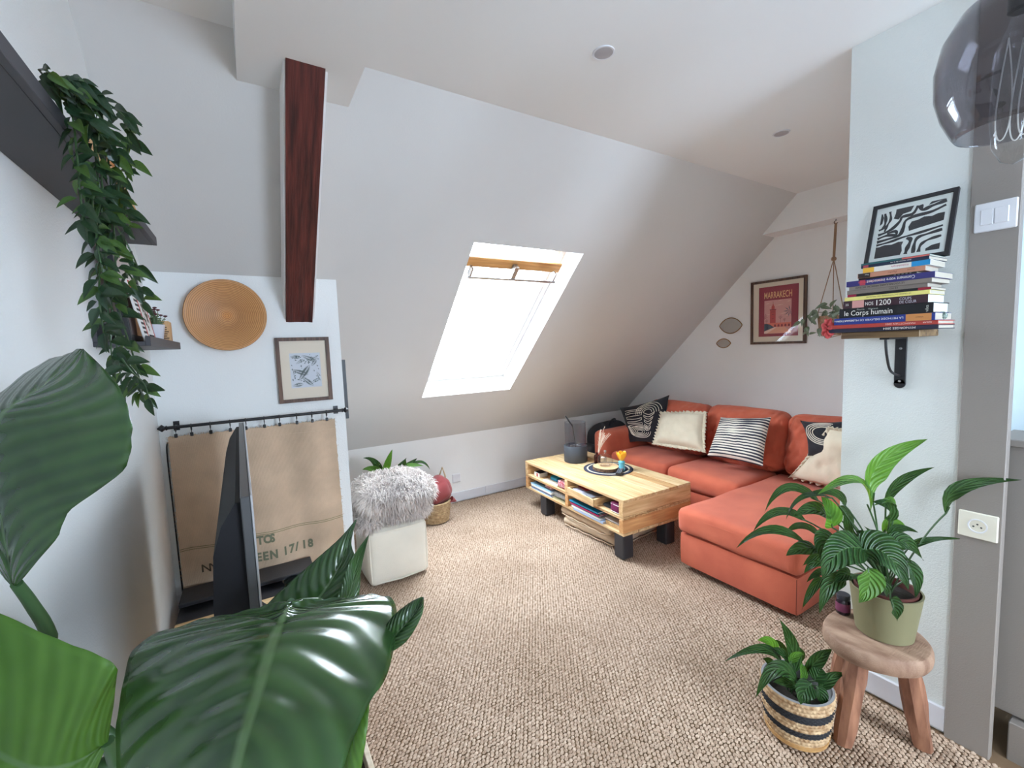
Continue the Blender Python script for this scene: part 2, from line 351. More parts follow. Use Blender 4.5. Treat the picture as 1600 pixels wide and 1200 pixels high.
# old roof timber: wooden underside, plastered flanks
rb = thing('roof_beam', 'dark red-brown roof timber slanting down the white roof slope', 'beam', (.26, 1.75, 1.68))
b0, b1 = V((0, 1.735, 2.52)), V((0, 2.6, 1.672)); bd = (b1-b0).normalized(); bn = V((0, -bd.z, bd.y)); bn = -bn if bn.z < 0 else bn
def beam_box(xa, xb, n0, n1, l0=0, l1=0):
    m = MB(); vs = []
    for x in (xa, xb):
        for (p, n_) in ((b0-bd*l0, n0), (b1+bd*l1, n0), (b1+bd*l1, n1), (b0-bd*l0, n1)): vs.append(V((x, 0, 0))+p+bn*n_)
    m.add(vs, [(0, 1, 2, 3), (7, 6, 5, 4), (0, 4, 5, 1), (1, 5, 6, 2), (2, 6, 7, 3), (3, 7, 4, 0)]); return m
obj('plaster_flank', beam_box(.186, .33, .012, .16, .0, .0), WALL, rb)
OLDW = mat('old_oxblood_timber', srgb(104, 46, 40), .45, col2=srgb(50, 22, 22), vs=9, vstretch=(6, .5, .5), detail=8, bump=.6, bs=22, bstretch=(6, .6, .6))
bm_ = MB()
def bface(u, v):
    x = .192+.128*u; p = b0+(b1-b0)*v; nz = mnoise.noise(V((x*30, v*9, 0)))*.0025
    return V((x, p.y, p.z))+bn*nz
bm_.grid(bface, 10, 70); 
e = [[bface(0, j/70)+bn*.014 for j in range(71)], [bface(0, j/70) for j in range(71)], [bface(1, j/70) for j in range(71)], [bface(1, j/70)+bn*.014 for j in range(71)]]
bm_.grid(lambda u, v: e[round(u)][round(v*70)], 1, 70); bm_.grid(lambda u, v: e[2+round(u)][round(v*70)], 1, 70)
obj('wood_face', bm_, OLDW, rb, smooth=True)

# recessed ceiling spots
for i, (px, py, lb) in enumerate(((943, 82, 'round recessed ceiling spotlight above the skylight, the larger in view'), (1221, 208, 'round recessed ceiling spotlight over the chaise end of the sofa'))):
    c = onz(px, py, ZC); t = thing('ceiling_spotlight', lb, 'spotlight', c, 'recessed ceiling spots')
    obj('trim_ring', MB().lathe([(.034, .0), (.036, -.004), (.042, -.004), (.043, 0)], c, 28), WPLAS, t, smooth=True)
    obj('reflector', MB().lathe([(.035, -.0035), (.030, -.0028), (.012, -.0012), (.0005, -.001)], c, 28), mat('spot_reflector_%d' % i, (.50, .50, .53), .3, metal=.4), t, smooth=True)
# ------------------------------------------------------------ shared builders
def frame(name, label, B, w, h, bar, dp, fm, cat='picture', matw=None, matm=None, pane=True, M=None, group=None, lip=.004):
    t = thing(name, label, cat, B[0]+B[1]*w/2, group); M_ = BM(B)
    f = MB()
    def trap(p):
        n = len(f.v); vs = []
        for z in (0, dp): vs += [M_ @ V((q[0], q[1], z)) for q in p]
        f.add(vs, [(3, 2, 1, 0), (4, 5, 6, 7), (0, 1, 5, 4), (1, 2, 6, 5), (2, 3, 7, 6), (3, 0, 4, 7)])
    o = [(0, 0), (w, 0), (w, h), (0, h)]; i = [(bar, bar), (w-bar, bar), (w-bar, h-bar), (bar, h-bar)]
    for k in range(4): trap([o[k], o[(k+1) % 4], i[(k+1) % 4], i[k]])
    obj('frame', f, fm, t)
    obj('backing', MB().span((bar*.5, bar*.5, .001), (w-bar*.5, h-bar*.5, dp*.5), 0, M_), matm or WHITEP, t)
    if pane: obj('glass', MB().add([M_ @ V(p) for p in ((bar, bar, dp-.003), (w-bar, bar, dp-.003), (w-bar, h-bar, dp-.003), (bar, h-bar, dp-.003))], [(0, 1, 2, 3)]), GLASS, t)
    WL[t.name+'_z'] = V((dp*.5, 0, 0)); return t, dp*.5
def unit_leaf(name, wd=.42, fold=.12, droop=.15, nv=8, mat_=None, vein=.012, pw=.62):
    mb = MB()
    def fn(u, v):
        s = (u-.5)*2; wv = wd*.5*math.sin(math.pi*min(1, v)**pw)**.9 if 0 < v < 1 else .0
        return V((v, s*wv, abs(s)*wv*fold*2-droop*v*v+vein*math.cos(v*26-abs(s)*5)*abs(s)*(1-v)))
    mb.grid(fn, 6, nv); me = bpy.data.meshes.new(name); me.from_pydata([tuple(p) for p in mb.v], [], mb.f); me.shade_smooth(); me.materials.append(mat_); return me
def leaf_copy(me, parent, p, d, up, L, name='leaf'):
    o = bpy.data.objects.new(name, me); COL.objects.link(o); o.parent = parent
    d = V(d).normalized(); y = V(up).cross(d); y = y.normalized() if y.length > 1e-5 else d.orthogonal().normalized(); z = d.cross(y); p = V(p)-WL[parent.name]
    o.matrix_local = Matrix(((d.x*L, y.x*L, z.x*L, p.x), (d.y*L, y.y*L, z.y*L, p.y), (d.z*L, y.z*L, z.z*L, p.z), (0, 0, 0, 1)))
    WL[o.name] = WL[parent.name]; return o
def crom(P_, n):
    P_ = [V(p) for p in P_]; out = []; m = len(P_)-1
    for k in range(n+1):
        t = k/n*m; i = min(int(t), m-1); f = t-i
        a, b, c, d = P_[max(i-1, 0)], P_[i], P_[i+1], P_[min(i+2, m)]
        out.append(.5*((2*b)+(c-a)*f+(2*a-5*b+4*c-d)*f*f+(3*b-a-3*c+d)*f**3))
    return out
def bez(a, b, c, n): a, b, c = V(a), V(b), V(c); return [a*(1-t)**2+b*2*t*(1-t)+c*t*t for t in [i/n for i in range(n+1)]]
def vein_mat(name, c1, c2, tr, ro=.3, fq=150, sl=-38, bs_=.35, bd=.0012, rib=(.14, .24, .09, 1)):
    m = mat(name, c1, ro, trans=tr, spec=.6); nt = m.node_tree; N = nt.nodes; P = N['Principled BSDF']
    at_ = N.new('ShaderNodeAttribute'); at_.attribute_name = 'leaf_uv'; sp = N.new('ShaderNodeSeparateXYZ'); nt.links.new(at_.outputs['Vector'], sp.inputs[0])
    # side veins: fine pale lines across, midrib pale band
    ab = N.new('ShaderNodeMath'); ab.operation = 'ABSOLUTE'; nt.links.new(sp.outputs[0], ab.inputs[0])
    m1 = N.new('ShaderNodeMath'); m1.operation = 'MULTIPLY_ADD'; m1.inputs[1].default_value = fq; nt.links.new(sp.outputs[1], m1.inputs[0])
    m0 = N.new('ShaderNodeMath'); m0.operation = 'MULTIPLY'; m0.inputs[1].default_value = sl; nt.links.new(ab.outputs[0], m0.inputs[0]); nt.links.new(m0.outputs[0], m1.inputs[2])
    sn = N.new('ShaderNodeMath'); sn.operation = 'SINE'; nt.links.new(m1.outputs[0], sn.inputs[0])
    nz = N.new('ShaderNodeTexNoise'); nz.inputs['Scale'].default_value = 14; tc = N.new('ShaderNodeTexCoord'); nt.links.new(tc.outputs['Object'], nz.inputs[0])
    ad = N.new('ShaderNodeMath'); ad.operation = 'MULTIPLY_ADD'; ad.inputs[1].default_value = .18; nt.links.new(sn.outputs[0], ad.inputs[0]); nt.links.new(nz.outputs[0], ad.inputs[2])
    rp = N.new('ShaderNodeValToRGB'); rp.color_ramp.elements[0].position = .25; rp.color_ramp.elements[0].color = (*c1, 1); rp.color_ramp.elements[1].position = .8; rp.color_ramp.elements[1].color = (*c2, 1); nt.links.new(ad.outputs[0], rp.inputs[0])
    rm = N.new('ShaderNodeValToRGB'); rm.color_ramp.elements[0].position = .02; rm.color_ramp.elements[0].color = (1, 1, 1, 1); rm.color_ramp.elements[1].position = .05; rm.color_ramp.elements[1].color = (0, 0, 0, 1); nt.links.new(ab.outputs[0], rm.inputs[0])
    mx = N.new('ShaderNodeMix'); mx.data_type = 'RGBA'; nt.links.new(rm.outputs[0], mx.inputs[0]); nt.links.new(rp.outputs[0], mx.inputs[6]); mx.inputs[7].default_value = rib; nt.links.new(mx.outputs[2], P.inputs['Base Color'])
    bp = N.new('ShaderNodeBump'); bp.inputs['Strength'].default_value = bs_; bp.inputs['Distance'].default_value = bd; nt.links.new(sn.outputs[0], bp.inputs['Height']); nt.links.new(bp.outputs[0], P.inputs['Normal']); return m
GREEN = vein_mat('peace_lily_green', (.014, .048, .014), (.045, .125, .035), .2, .24, 36, -15, .9, .0045, (.06, .14, .04, 1))
GREEN2 = vein_mat('young_leaf_green', (.05, .15, .02), (.11, .27, .045), .3, .3, 36, -15, .8, .004, (.12, .26, .06, 1))
VINE = mat('vine_leaf_green', (.018, .048, .022), .36, var=.4, vs=20, trans=.15, spec=.5)
VINEL = mat('vine_leaf_pale', (.05, .11, .03), .4, var=.3, vs=20, trans=.2)
STEM = mat('dark_green_stem', (.03, .07, .02), .5)
SOIL = mat('potting_soil', (.02, .014, .01), .95, bump=.9, bs=90)

# ------------------------------------------------------------ left wall: two picture ledges
LEDGE = mat('dark_grey_ledge', (.045, .043, .05), .5)
def ledge(y0, y1, z, label, name='picture_ledge'):
    t = thing(name, label, 'shelf', (XL, (y0+y1)/2, z), 'dark picture ledges on the left wall')
    obj('bottom_board', MB().span((XL, y0, z), (-.26, y1, z+.014), .001), LEDGE, t)
    obj('front_lip', MB().span((-.26, y0, z), (-.247, y1, z+.030), .001), LEDGE, t)
    obj('back_board', MB().span((XL, y0, z+.014), (XL+.012, y1, z+.075), .001), LEDGE, t)
ledge(.62, 2.05, 1.917, 'long dark grey picture ledge high on the left wall, holding the trailing plant')
ledge(1.72, 2.425, 1.546, 'short dark grey picture ledge low on the left wall, holding a white pot')
OAK = wood('light_oak', srgb(222, 180, 132), srgb(190, 142, 98), 'Z')
def lean(y0, y1, zb, zt, xb, xt): return basis((xb, y0, zb), (0, 1, 0), (xt-xb, 0, zt-zb))
# upper ledge things
t, z_ = frame('low_picture', 'low black frame with a light wood panel leaning on the upper ledge', lean(.96, 1.25, 1.932, 2.03, -.30, -.335), .29, .10, .012, .02, BLACK, matm=OAK, pane=False)
bx = thing('wooden_tray', 'small open light oak tray on the upper ledge beside the trailing plant', 'tray', (-.30, .99, 1.932))
obj('tray_bottom', MB().span((-.335, .93, 1.932), (-.272, 1.06, 1.938)), OAK, bx); obj('side_panel', MB().span((-.335, .93, 1.938), (-.329, 1.06, 1.985), .001), OAK, bx)
obj('side_panel', MB().span((-.278, .93, 1.938), (-.272, 1.06, 1.985), .001), OAK, bx); obj('end_panel', MB().span((-.329, .93, 1.938), (-.278, .936, 1.985)), OAK, bx); obj('end_panel', MB().span((-.329, 1.054, 1.938), (-.278, 1.06, 1.985)), OAK, bx)
frame('wooden_picture_panel', 'pale plywood picture panel leaning at the far end of the upper ledge', lean(1.58, 1.93, 1.932, 2.14, -.275, -.335), .35, .215, .012, .018, OAK, matm=OAK, pane=False)
# lower ledge things
t, z_ = frame('leaning_picture', 'black framed picture leaning on the lower ledge behind the red and white card', lean(1.75, 2.08, 1.562, 1.875, -.315, -.345), .33, .315, .02, .02, BLACK, matm=mat('rose_paper', srgb(214, 190, 182), .8))
Bp = lean(1.80, 1.995, 1.562, 1.765, -.275, -.31)
t = thing('postcard_board', 'red and white poster card with black stripes leaning on the lower ledge', 'poster', (-.275, 1.9, 1.562)); Mp = BM(Bp)
obj('board', MB().span((0, 0, 0), (.20, .205, .006), .001, Mp), WHITEP, t)
red = mat('print_red', srgb(190, 60, 58), .7); ink = mat('print_black', (.015, .015, .016), .7)
obj('red_print', MB().span((.01, .175, .0062), (.19, .197, .0068), 0, Mp).span((.062, .01, .0062), (.072, .172, .0068), 0, Mp).span((.188, .01, .0062), (.197, .172, .0068), 0, Mp), red, t)
sb_ = MB()
for k in range(11): sb_.span((.012, .012+k*.0148, .0062), (.058, .0195+k*.0148, .0068), 0, Mp)
for k in range(14): sb_.span((.09+k*.0066, .018, .0062), (.0935+k*.0066, .026, .0068), 0, Mp)
obj('black_stripes', sb_, ink, t)
pk = MB()
for k, (a, b, r) in enumerate(((.12, .12, .022), (.15, .09, .026), (.10, .07, .018), (.15, .14, .014), (.12, .05, .014))):
    pk.poly([(a+r*math.cos(q)*(.8+.3*math.sin(q*5)), b+r*math.sin(q)*(.8+.3*math.sin(q*5))) for q in [i*math.pi/10 for i in range(20)]], Bp, .0066)
obj('flower_print', pk, mat('print_olive', srgb(96, 84, 70), .7), t)
c = V((-.312, 2.27, 1.56)); t = thing('flower_pot', 'white fluted pot with small dark red flowers on the lower ledge', 'plant pot', c)
pm = MB()
def fl(u, v):
    r = (.024+.013*v)*(1+.02*math.cos(u*2*math.pi*14)); return c+V((r*math.cos(u*2*math.pi), r*math.sin(u*2*math.pi), v*.085))
pm.grid(fl, 56, 6, closeu=True); pm.lathe([(.037, .085), (.034, .085), (.030, .07), (.001, .07)], c, 24); pm.lathe([(.024, 0), (.0005, 0)], c, 24)
obj('pot', pm, mat('white_glaze', (.72, .72, .78), .25), t, smooth=True)
fm_, gm = MB(), MB()
for k in range(34):
    a, r = random.uniform(0, 6.28), random.uniform(.004, .036); b = c+V((r*.6*math.cos(a), r*.6*math.sin(a), .07)); e_ = c+V((r*1.3*math.cos(a), r*1.3*math.sin(a), random.uniform(.10, .155)))
    gm.tube([b, (b+e_)/2+V((0, 0, .01)), e_], .0012, 4)
    for q in range(4): f_ = b+(e_-b)*(.4+.14*q); gm.box(f_, (.008, .003, .004), 0)
    if k % 2: fm_.lathe([(.0005, 0), (.006, .002), (.008, .006), (.003, .008), (.0005, .007)], e_, 7)
obj('stems', gm, mat('sage_green', srgb(96, 118, 80), .7), t); obj('flower', fm_, mat('dark_red_flower', srgb(92, 40, 48), .7), t, smooth=True)
t = thing('wooden_block', 'small pale wooden block with a dark stamped print at the ledge end', 'block', (-.285, 2.36, 1.56))
obj('block_body', MB().span((-.305, 2.335, 1.56), (-.268, 2.395, 1.665), .004), OAK, t)
sm = MB()
for k in range(7): sm.span((-.298, 2.3335, 1.582+k*.009), (-.276+.004*math.sin(k*2), 2.3348, 1.586+k*.009))
obj('stamp', sm, mat('brown_ink', srgb(86, 66, 50), .8), t)

# trailing plant
c = V((-.31, 1.36, 1.932)); t = thing('trailing_plant', 'dark green trailing plant hanging from the upper ledge down the left wall', 'plant', c)
obj('pot', MB().lathe([(.001, 0), (.034, 0), (.042, .075), (.044, .08), (.039, .08), (.037, .065), (.001, .065)], c, 24), mat('charcoal_pot', (.03, .03, .035), .6), t, smooth=True)
vm = [unit_leaf('vine_leaf_%d' % k, w_, .25, dr, 7, m_) for k, (w_, dr, m_) in enumerate(((.46, .12, VINE), (.40, .25, VINE), (.5, .05, VINE), (.44, .18, VINEL)))]
strands = [  # (px, py, X) way points
 [(62, 112, -.26), (95, 125, -.235), (135, 165, -.225), (150, 250, -.22), (160, 340, -.22), (168, 430, -.22), (180, 520, -.22), (190, 600, -.22)],
 [(80, 125, -.26), (110, 170, -.235), (120, 240, -.23), (125, 300, -.23), (130, 345, -.23)],
 [(95, 118, -.25), (150, 155, -.215), (165, 220, -.21), (175, 310, -.21), (180, 400, -.21), (185, 480, -.21), (205, 545, -.21), (217, 590, -.21), (222, 612, -.21)],
 [(105, 120, -.25), (160, 155, -.20), (195, 190, -.19), (200, 250, -.19), (195, 320, -.2)],
 [(165, 330, -.215), (195, 375, -.2), (210, 405, -.19), (218, 425, -.19)],
 [(175, 415, -.21), (198, 425, -.2), (212, 445, -.19), (226, 470, -.18)],
 [(150, 250, -.22), (145, 330, -.225), (155, 410, -.225), (155, 470, -.225), (162, 520, -.225)],
 [(165, 160, -.2), (190, 178, -.18), (205, 205, -.17)],
 [(110, 135, -.24), (140, 200, -.22), (160, 290, -.215), (150, 360, -.22), (165, 450, -.22), (175, 560, -.22)],
 [(110, 150, -.24), (140, 190, -.21), (175, 240, -.2), (185, 300, -.2), (170, 360, -.21)],
 [(190, 560, -.2), (205, 580, -.19), (225, 600, -.185), (232, 622, -.18)],
 [(160, 200, -.21), (185, 260, -.2), (190, 330, -.2), (200, 360, -.2)],
]
rng = random.Random(11)
for s_i, st in enumerate(strands):
    pts = [onx(*p) for p in st]; root = [c+V((.0, -.01, .07)), c+V((.04, -.03, .10))] if s_i in (0, 1, 2, 3, 8) else []
    cur = crom(root+pts, 26 if len(pts) > 4 else 12)
    obj('vine_stem', MB().tube(cur, .0017, 5), STEM, t, smooth=True)
    ln = sum((cur[i+1]-cur[i]).length for i in range(len(cur)-1)); nl = int(ln/.0130); k0 = 3 if root else 0
    for k in range(nl):
        f = k/nl*(len(cur)-1); i = int(f); p = cur[i].lerp(cur[min(i+1, len(cur)-1)], f-i)
        if i < k0: continue
        a = rng.uniform(-.9, 2.3) if k % 2 else rng.uniform(-3.6, -1.2)+.9
        side = CR*math.cos(a)*1.0+V((0, 0, -1))*abs(math.sin(a))*.75-CF*rng.uniform(-.3, .75)
        if side.length < .1: continue
        p2 = p+side.normalized()*.006
        if p2.x < XL+.02: continue
        up = (V((0, 0, 1))*.6-CF+CR*rng.uniform(-.5, .5)); L = rng.uniform(.028, .050)
        q = p2+side.normalized()*L
        if q.x < XL+.01 or (q.z > 1.90 and q.x < -.245): side = V((abs(side.x)+.5, side.y, side.z))
        leaf_copy(rng.choice(vm), t, p2, side, up, L)
    leaf_copy(vm[0], t, cur[-1], cur[-1]-cur[-3], -CF, .04)

# ------------------------------------------------------------ chimney breast wall
def ring_mat():
    m = mat('coiled_bamboo', srgb(205, 148, 92), .45); nt = m.node_tree; N = nt.nodes; P = N['Principled BSDF']
    tc = N.new('ShaderNodeTexCoord'); mp = N.new('ShaderNodeMapping'); mp.inputs['Scale'].default_value = (1, 0, 1)
    wv = N.new('ShaderNodeTexWave'); wv.wave_type = 'RINGS'; wv.rings_direction = 'SPHERICAL'; wv.inputs['Scale'].default_value = 42; wv.inputs['Distortion'].default_value = 4.5; wv.inputs['Detail'].default_value = 3; wv.inputs['Detail Scale'].default_value = .4
    rp = N.new('ShaderNodeValToRGB'); rp.color_ramp.elements[0].color = (*srgb(168, 112, 66), 1); rp.color_ramp.elements[1].color = (*srgb(214, 160, 104), 1)
    ln = N.new('ShaderNodeVectorMath'); ln.operation = 'LENGTH'; r2 = N.new('ShaderNodeValToRGB'); r2.color_ramp.elements[0].color = (*srgb(255, 235, 190), 1); r2.color_ramp.elements[0].position = .012
    r2.color_ramp.elements[1].color = (1, 1, 1, 1); r2.color_ramp.elements[1].position = .14; e = r2.color_ramp.elements.new(.03); e.color = (.93, .88, .78, 1); e = r2.color_ramp.elements.new(.055); e.color = (.78, .72, .62, 1)
    mx = N.new('ShaderNodeMix'); mx.data_type = 'RGBA'; mx.blend_type = 'MULTIPLY'; mx.inputs[0].default_value = 1
    bp = N.new('ShaderNodeBump'); bp.inputs['Strength'].default_value = .25; bp.inputs['Distance'].default_value = .002
    l = nt.links.new; l(tc.outputs['Object'], mp.inputs[0]); l(mp.outputs[0], wv.inputs[0]); l(wv.outputs[0], rp.inputs[0]); l(mp.outputs[0], ln.inputs[0]); l(ln.outputs['Value'], r2.inputs[0])
    l(rp.outputs[0], mx.inputs[6]); l(r2.outputs[0], mx.inputs[7]); l(mx.outputs[2], P.inputs['Base Color']); l(wv.outputs[0], bp.inputs['Height']); l(bp.outputs[0], P.inputs['Normal']); return m
pc_ = V((-.068, YP-.002, 1.708)); Rm_ = Matrix(((1, 0, 0, 0), (0, 0, -1, 0), (0, 1, 0, 0), (0, 0, 0, 1)))
pl = MB().lathe([(.0005, .012), (.03, .0125), (.07, .018), (.12, .032), (.155, .048), (.168, .055), (.172, .053), (.16, .042), (.12, .022), (.07, .007), (.03, .001), (.0005, 0)], pc_, 64, Rm_)
tag(obj('wall_plate', pl, ring_mat(), smooth=True, loc=pc_, ang=180), 'round coiled bamboo platter hanging on the white chimney breast', 'platter')
UX, UZ = V((1, 0, 0)), V((0, 0, 1))
Bf = basis((.131, YP-.001, 1.249), UX, UZ)
t, z_ = frame('fern_print', 'brown wood framed fern leaf print on the chimney breast', Bf, .262, .346, .0185, .02, DARKW, matm=CREAMP)
BP_ = (Bf[0]+Bf[3]*(z_+.0005), Bf[1], Bf[2], Bf[3]); u0, u1, v0, v1 = .062, .212, .077, .262
obj('print_ground', MB().poly([(u0, v0), (u1, v0), (u1, v1), (u0, v1)], BP_), mat('print_pale_grey', srgb(206, 210, 218), .85), t)
fe = MB(); rr = random.Random(5)
def clip(p): return (min(u1-.002, max(u0+.002, p[0])), min(v1-.002, max(v0+.002, p[1])))
def frond(x, y, a, L, n, wl):
    for k in range(n):
        s = (k+.5)/n; bx_, by = x+math.cos(a)*L*s, y+math.sin(a)*L*s; l = wl*math.sin(math.pi*(s*.85+.1))
        for sg in (-1, 1):
            b = a+sg*.9; tip = (bx_+math.cos(b)*l, by+math.sin(b)*l); pr_ = (-math.sin(b)*l*.13, math.cos(b)*l*.13)
            m2 = ((bx_+tip[0])/2, (by+tip[1])/2)
            if u0 < tip[0] < u1 and v0 < tip[1] < v1 and u0 < bx_ < u1 and v0 < by < v1: fe.poly([clip((bx_, by)), clip((m2[0]+pr_[0], m2[1]+pr_[1])), clip(tip), clip((m2[0]-pr_[0], m2[1]-pr_[1]))], BP_, .0005)
for x, y, a, L, n, wl in ((.068, .175, -.35, .085, 18, .017), (.10, .115, .95, .1, 20, .02), (.065, .245, -.1, .05, 12, .014), (.12, .25, -.45, .08, 16, .016), (.115, .135, -.75, .075, 16, .016), (.066, .09, .1, .055, 12, .015), (.165, .19, .9, .045, 10, .014), (.16, .10, .45, .05, 10, .013), (.075, .145, 1.2, .03, 8, .010), (.19, .16, -1.2, .06, 12, .013), (.09, .205, .5, .05, 10, .011), (.15, .225, .2, .05, 10, .012)): frond(x, y, a, L, n, wl)
for k in range(46):
    x, y, a, l = rr.uniform(u0+.008, u1-.01), rr.uniform(v0+.008, v1-.01), rr.uniform(0, 6.28), rr.uniform(.007, .014)
    c_, s_ = math.cos(a), math.sin(a); fe.poly([clip((x-c_*l*.5, y-s_*l*.5)), clip((x-s_*l*.25, y+c_*l*.25)), clip((x+c_*l*.5, y+s_*l*.5)), clip((x+s_*l*.25, y-c_*l*.25))], BP_, .0004)
obj('fern_print', fe, mat('print_slate_green', srgb(96, 108, 108), .85), t)
# black picture frame on the side of the chimney breast
frame('side_picture', 'black picture frame seen edge-on on the side of the chimney breast', basis((.457, 2.93, 1.125), (0, -1, 0), UZ) if False else basis((.457, 2.63, 1.125), (0, 1, 0), UZ), .3, .34, .02, .024, BLACK)
# rod, rings, clips, burlap
RY = YP-.055; t = thing('curtain_rod', 'black iron curtain rod with pointed finials across the chimney breast', 'curtain rod', (.05, RY, 1.187))
obj('rod', MB().tube([(-.345, RY, 1.187), (.435, RY, 1.187)], .0075, 12), BLACK, t, smooth=True)
for x, sg in ((-.35, -1), (.44, 1)):
    MF = Matrix(((0, 0, sg, x), (0, 1, 0, RY), (-sg, 0, 0, 1.187), (0, 0, 0, 1)))
    obj('finial', MB().lathe([(.0075, -.012), (.011, -.010), (.011, -.006), (.007, -.004), (.017, .008), (.017, .010), (.004, .024), (.0005, .026)], (0, 0, 0), 4 if False else 12, MF), BLACK, t, smooth=True)
for x in (-.31, .405): obj('bracket', MB().span((x-.005, RY-.004, 1.181), (x+.005, YP, 1.193)).span((x-.012, YP-.004, 1.165), (x+.012, YP, 1.209)), BLACK, t)
rings = [ony(px, 660, RY).x for px in (273, 298, 328, 359, 384, 413, 437, 464, 488, 511)]
for k, x in enumerate(rings):
    a0 = random.uniform(-.25, .25)
    rg = obj('ring', MB().tube([(x+.003*math.sin(a)*a0, RY+.0155*math.cos(a), 1.180+.0155*math.sin(a)) for a in [i*math.pi/9 for i in range(18)]], .0022, 6, True), BLACK, t, smooth=True)
    obj('clip', MB().tube([(x, RY, 1.165), (x, RY, 1.155)], .0015, 5).box((x+.004*a0, RY, 1.146), (.013, .008, .018), .002), BLACK, rg)
def burlap_mat():
    m = mat('burlap', srgb(232, 204, 176), .95, var=.2, vs=5, sheen=.2); nt = m.node_tree; N = nt.nodes; P = N['Principled BSDF']; old = P.inputs['Base Color'].links[0].from_socket
    tc = N.new('ShaderNodeTexCoord'); outs = []
    for d in ('X', 'Z'):
        wv = N.new('ShaderNodeTexWave'); wv.bands_direction = d; wv.inputs['Scale'].default_value = 90; wv.inputs['Distortion'].default_value = 2.5; wv.inputs['Detail'].default_value = 3; wv.inputs['Detail Scale'].default_value = 2; nt.links.new(tc.outputs['Object'], wv.inputs[0]); outs.append(wv)
    mu = N.new('ShaderNodeMath'); mu.operation = 'ADD'; nt.links.new(outs[0].outputs[1], mu.inputs[0]); nt.links.new(outs[1].outputs[1], mu.inputs[1])
    rp = N.new('ShaderNodeValToRGB'); rp.color_ramp.elements[0].position = .2; rp.color_ramp.elements[0].color = (.72, .68, .62, 1); rp.color_ramp.elements[1].position = .75
    dv = N.new('ShaderNodeMath'); dv.operation = 'MULTIPLY'; dv.inputs[1].default_value = .5; nt.links.new(mu.outputs[0], dv.inputs[0]); nt.links.new(dv.outputs[0], rp.inputs[0])
    mx = N.new('ShaderNodeMix'); mx.data_type = 'RGBA'; mx.blend_type = 'MULTIPLY'; mx.inputs[0].default_value = 1; nt.links.new(old, mx.inputs[6]); nt.links.new(rp.outputs[0], mx.inputs[7]); nt.links.new(mx.outputs[2], P.inputs['Base Color'])
    bp = N.new('ShaderNodeBump'); bp.inputs['Strength'].default_value = .5; bp.inputs['Distance'].default_value = .002; nt.links.new(mu.outputs[0], bp.inputs['Height']); nt.links.new(bp.outputs[0], P.inputs['Normal']); return m
def burl(u, v, off=0):
    x = -.343+.736*u; z = .165+.975*v
    e = mnoise.noise(V((u*40, v*40, 3)))*.004
    if v > .999: z += e*1.2
    if u < .001 or u > .999: x += e
    y = YP-.036+.015*math.sin(u*19+math.sin(v*2.2)*1.1)*(.45+.55*(1-v))+.004*mnoise.noise(V((u*5, v*3, 0)))
    x += .012*(1-v)*(u-.2)
    return V((x, y-off, z))
t = thing('burlap_panel', 'brown burlap coffee sack hung as a curtain from the rod rings', 'curtain', (.05, YP-.03, .165))
obj('cloth', MB().grid(burl, 150, 120), burlap_mat(), t, smooth=True, ang=180)
fz = MB(); rr = random.Random(9)
for k in range(230):
    if k < 130: u, v, d = rr.random(), .998, V((rr.uniform(-.4, .4), -.2, 1))
    else: u, v, d = rr.choice((.001, .999)), rr.random(), V((0, -.2, rr.uniform(-.5, .5))); d.x = -1 if u < .5 else 1
    p = burl(u, v); fz.tube([p, p+d*rr.uniform(.004, .011)], .0007, 3)
_o = obj('frayed_threads', fz, mat('burlap_thread', srgb(196, 164, 128), .95), t); _o['kind'] = 'stuff'
obj('stitching', MB().tube([burl(u/60, .435, .002) for u in range(61)], .0012, 4).tube([burl(u/60, .425, .002) for u in range(61)], .0012, 4), mat('green_thread', srgb(128, 128, 84), .9), t)
obj('stitching', MB().tube([burl(u/60, .945, .002) for u in range(61)], .0008, 4), mat('pale_thread', srgb(214, 190, 160), .9), t)
SI = mat('stencil_ink', srgb(116, 118, 96), .9); SI2 = mat('stencil_ink_dark', srgb(84, 72, 58), .95)
def ontext(s, px, py, sz, m, fl=.006, sx=1.05):
    p = ony(px, py, YP-.05)
    for i, ch in enumerate(s):
        if ch == ' ': continue
        mb = text_mb(ch, sz, (p+V((i*sz*.62*sx, 0, i*sz*.02)), V((1, 0, 0)), UZ, V((0, -1, 0))), 0, sx=sx, bold=fl*.12)
        for v in mb.v:
            u = (v.x+.343)/.736; vv = (v.z-.165)/.975; v.y = burl(min(.99, max(.01, u)), min(.99, max(.01, vv)), .0022).y
        obj('stencil_letter', mb, m, t)
ontext('TOS', 402, 853, .060, SI, .022, .80); ontext('EEN 17/18', 401, 880, .062, SI, .022, .80); ontext('NY.', 314, 897, .055, SI2); ontext('S', 333, 918, .055, SI2); ontext('CFC', 302, 944, .055, SI2)
# cable clipped to the chimney breast
cp = [ony(x, y, YP-.006) for x, y in ((268, 693), (261, 694), (262, 720), (270, 790), (278, 860), (286, 930), (293, 1000))]
tag(obj('wall_cable', MB().tube([V((max(XL+.008, p.x), p.y, p.z)) for p in crom(cp, 30)], .003, 6), BLACK, smooth=True), 'thin black cable running down the chimney breast beside the burlap', 'cable')

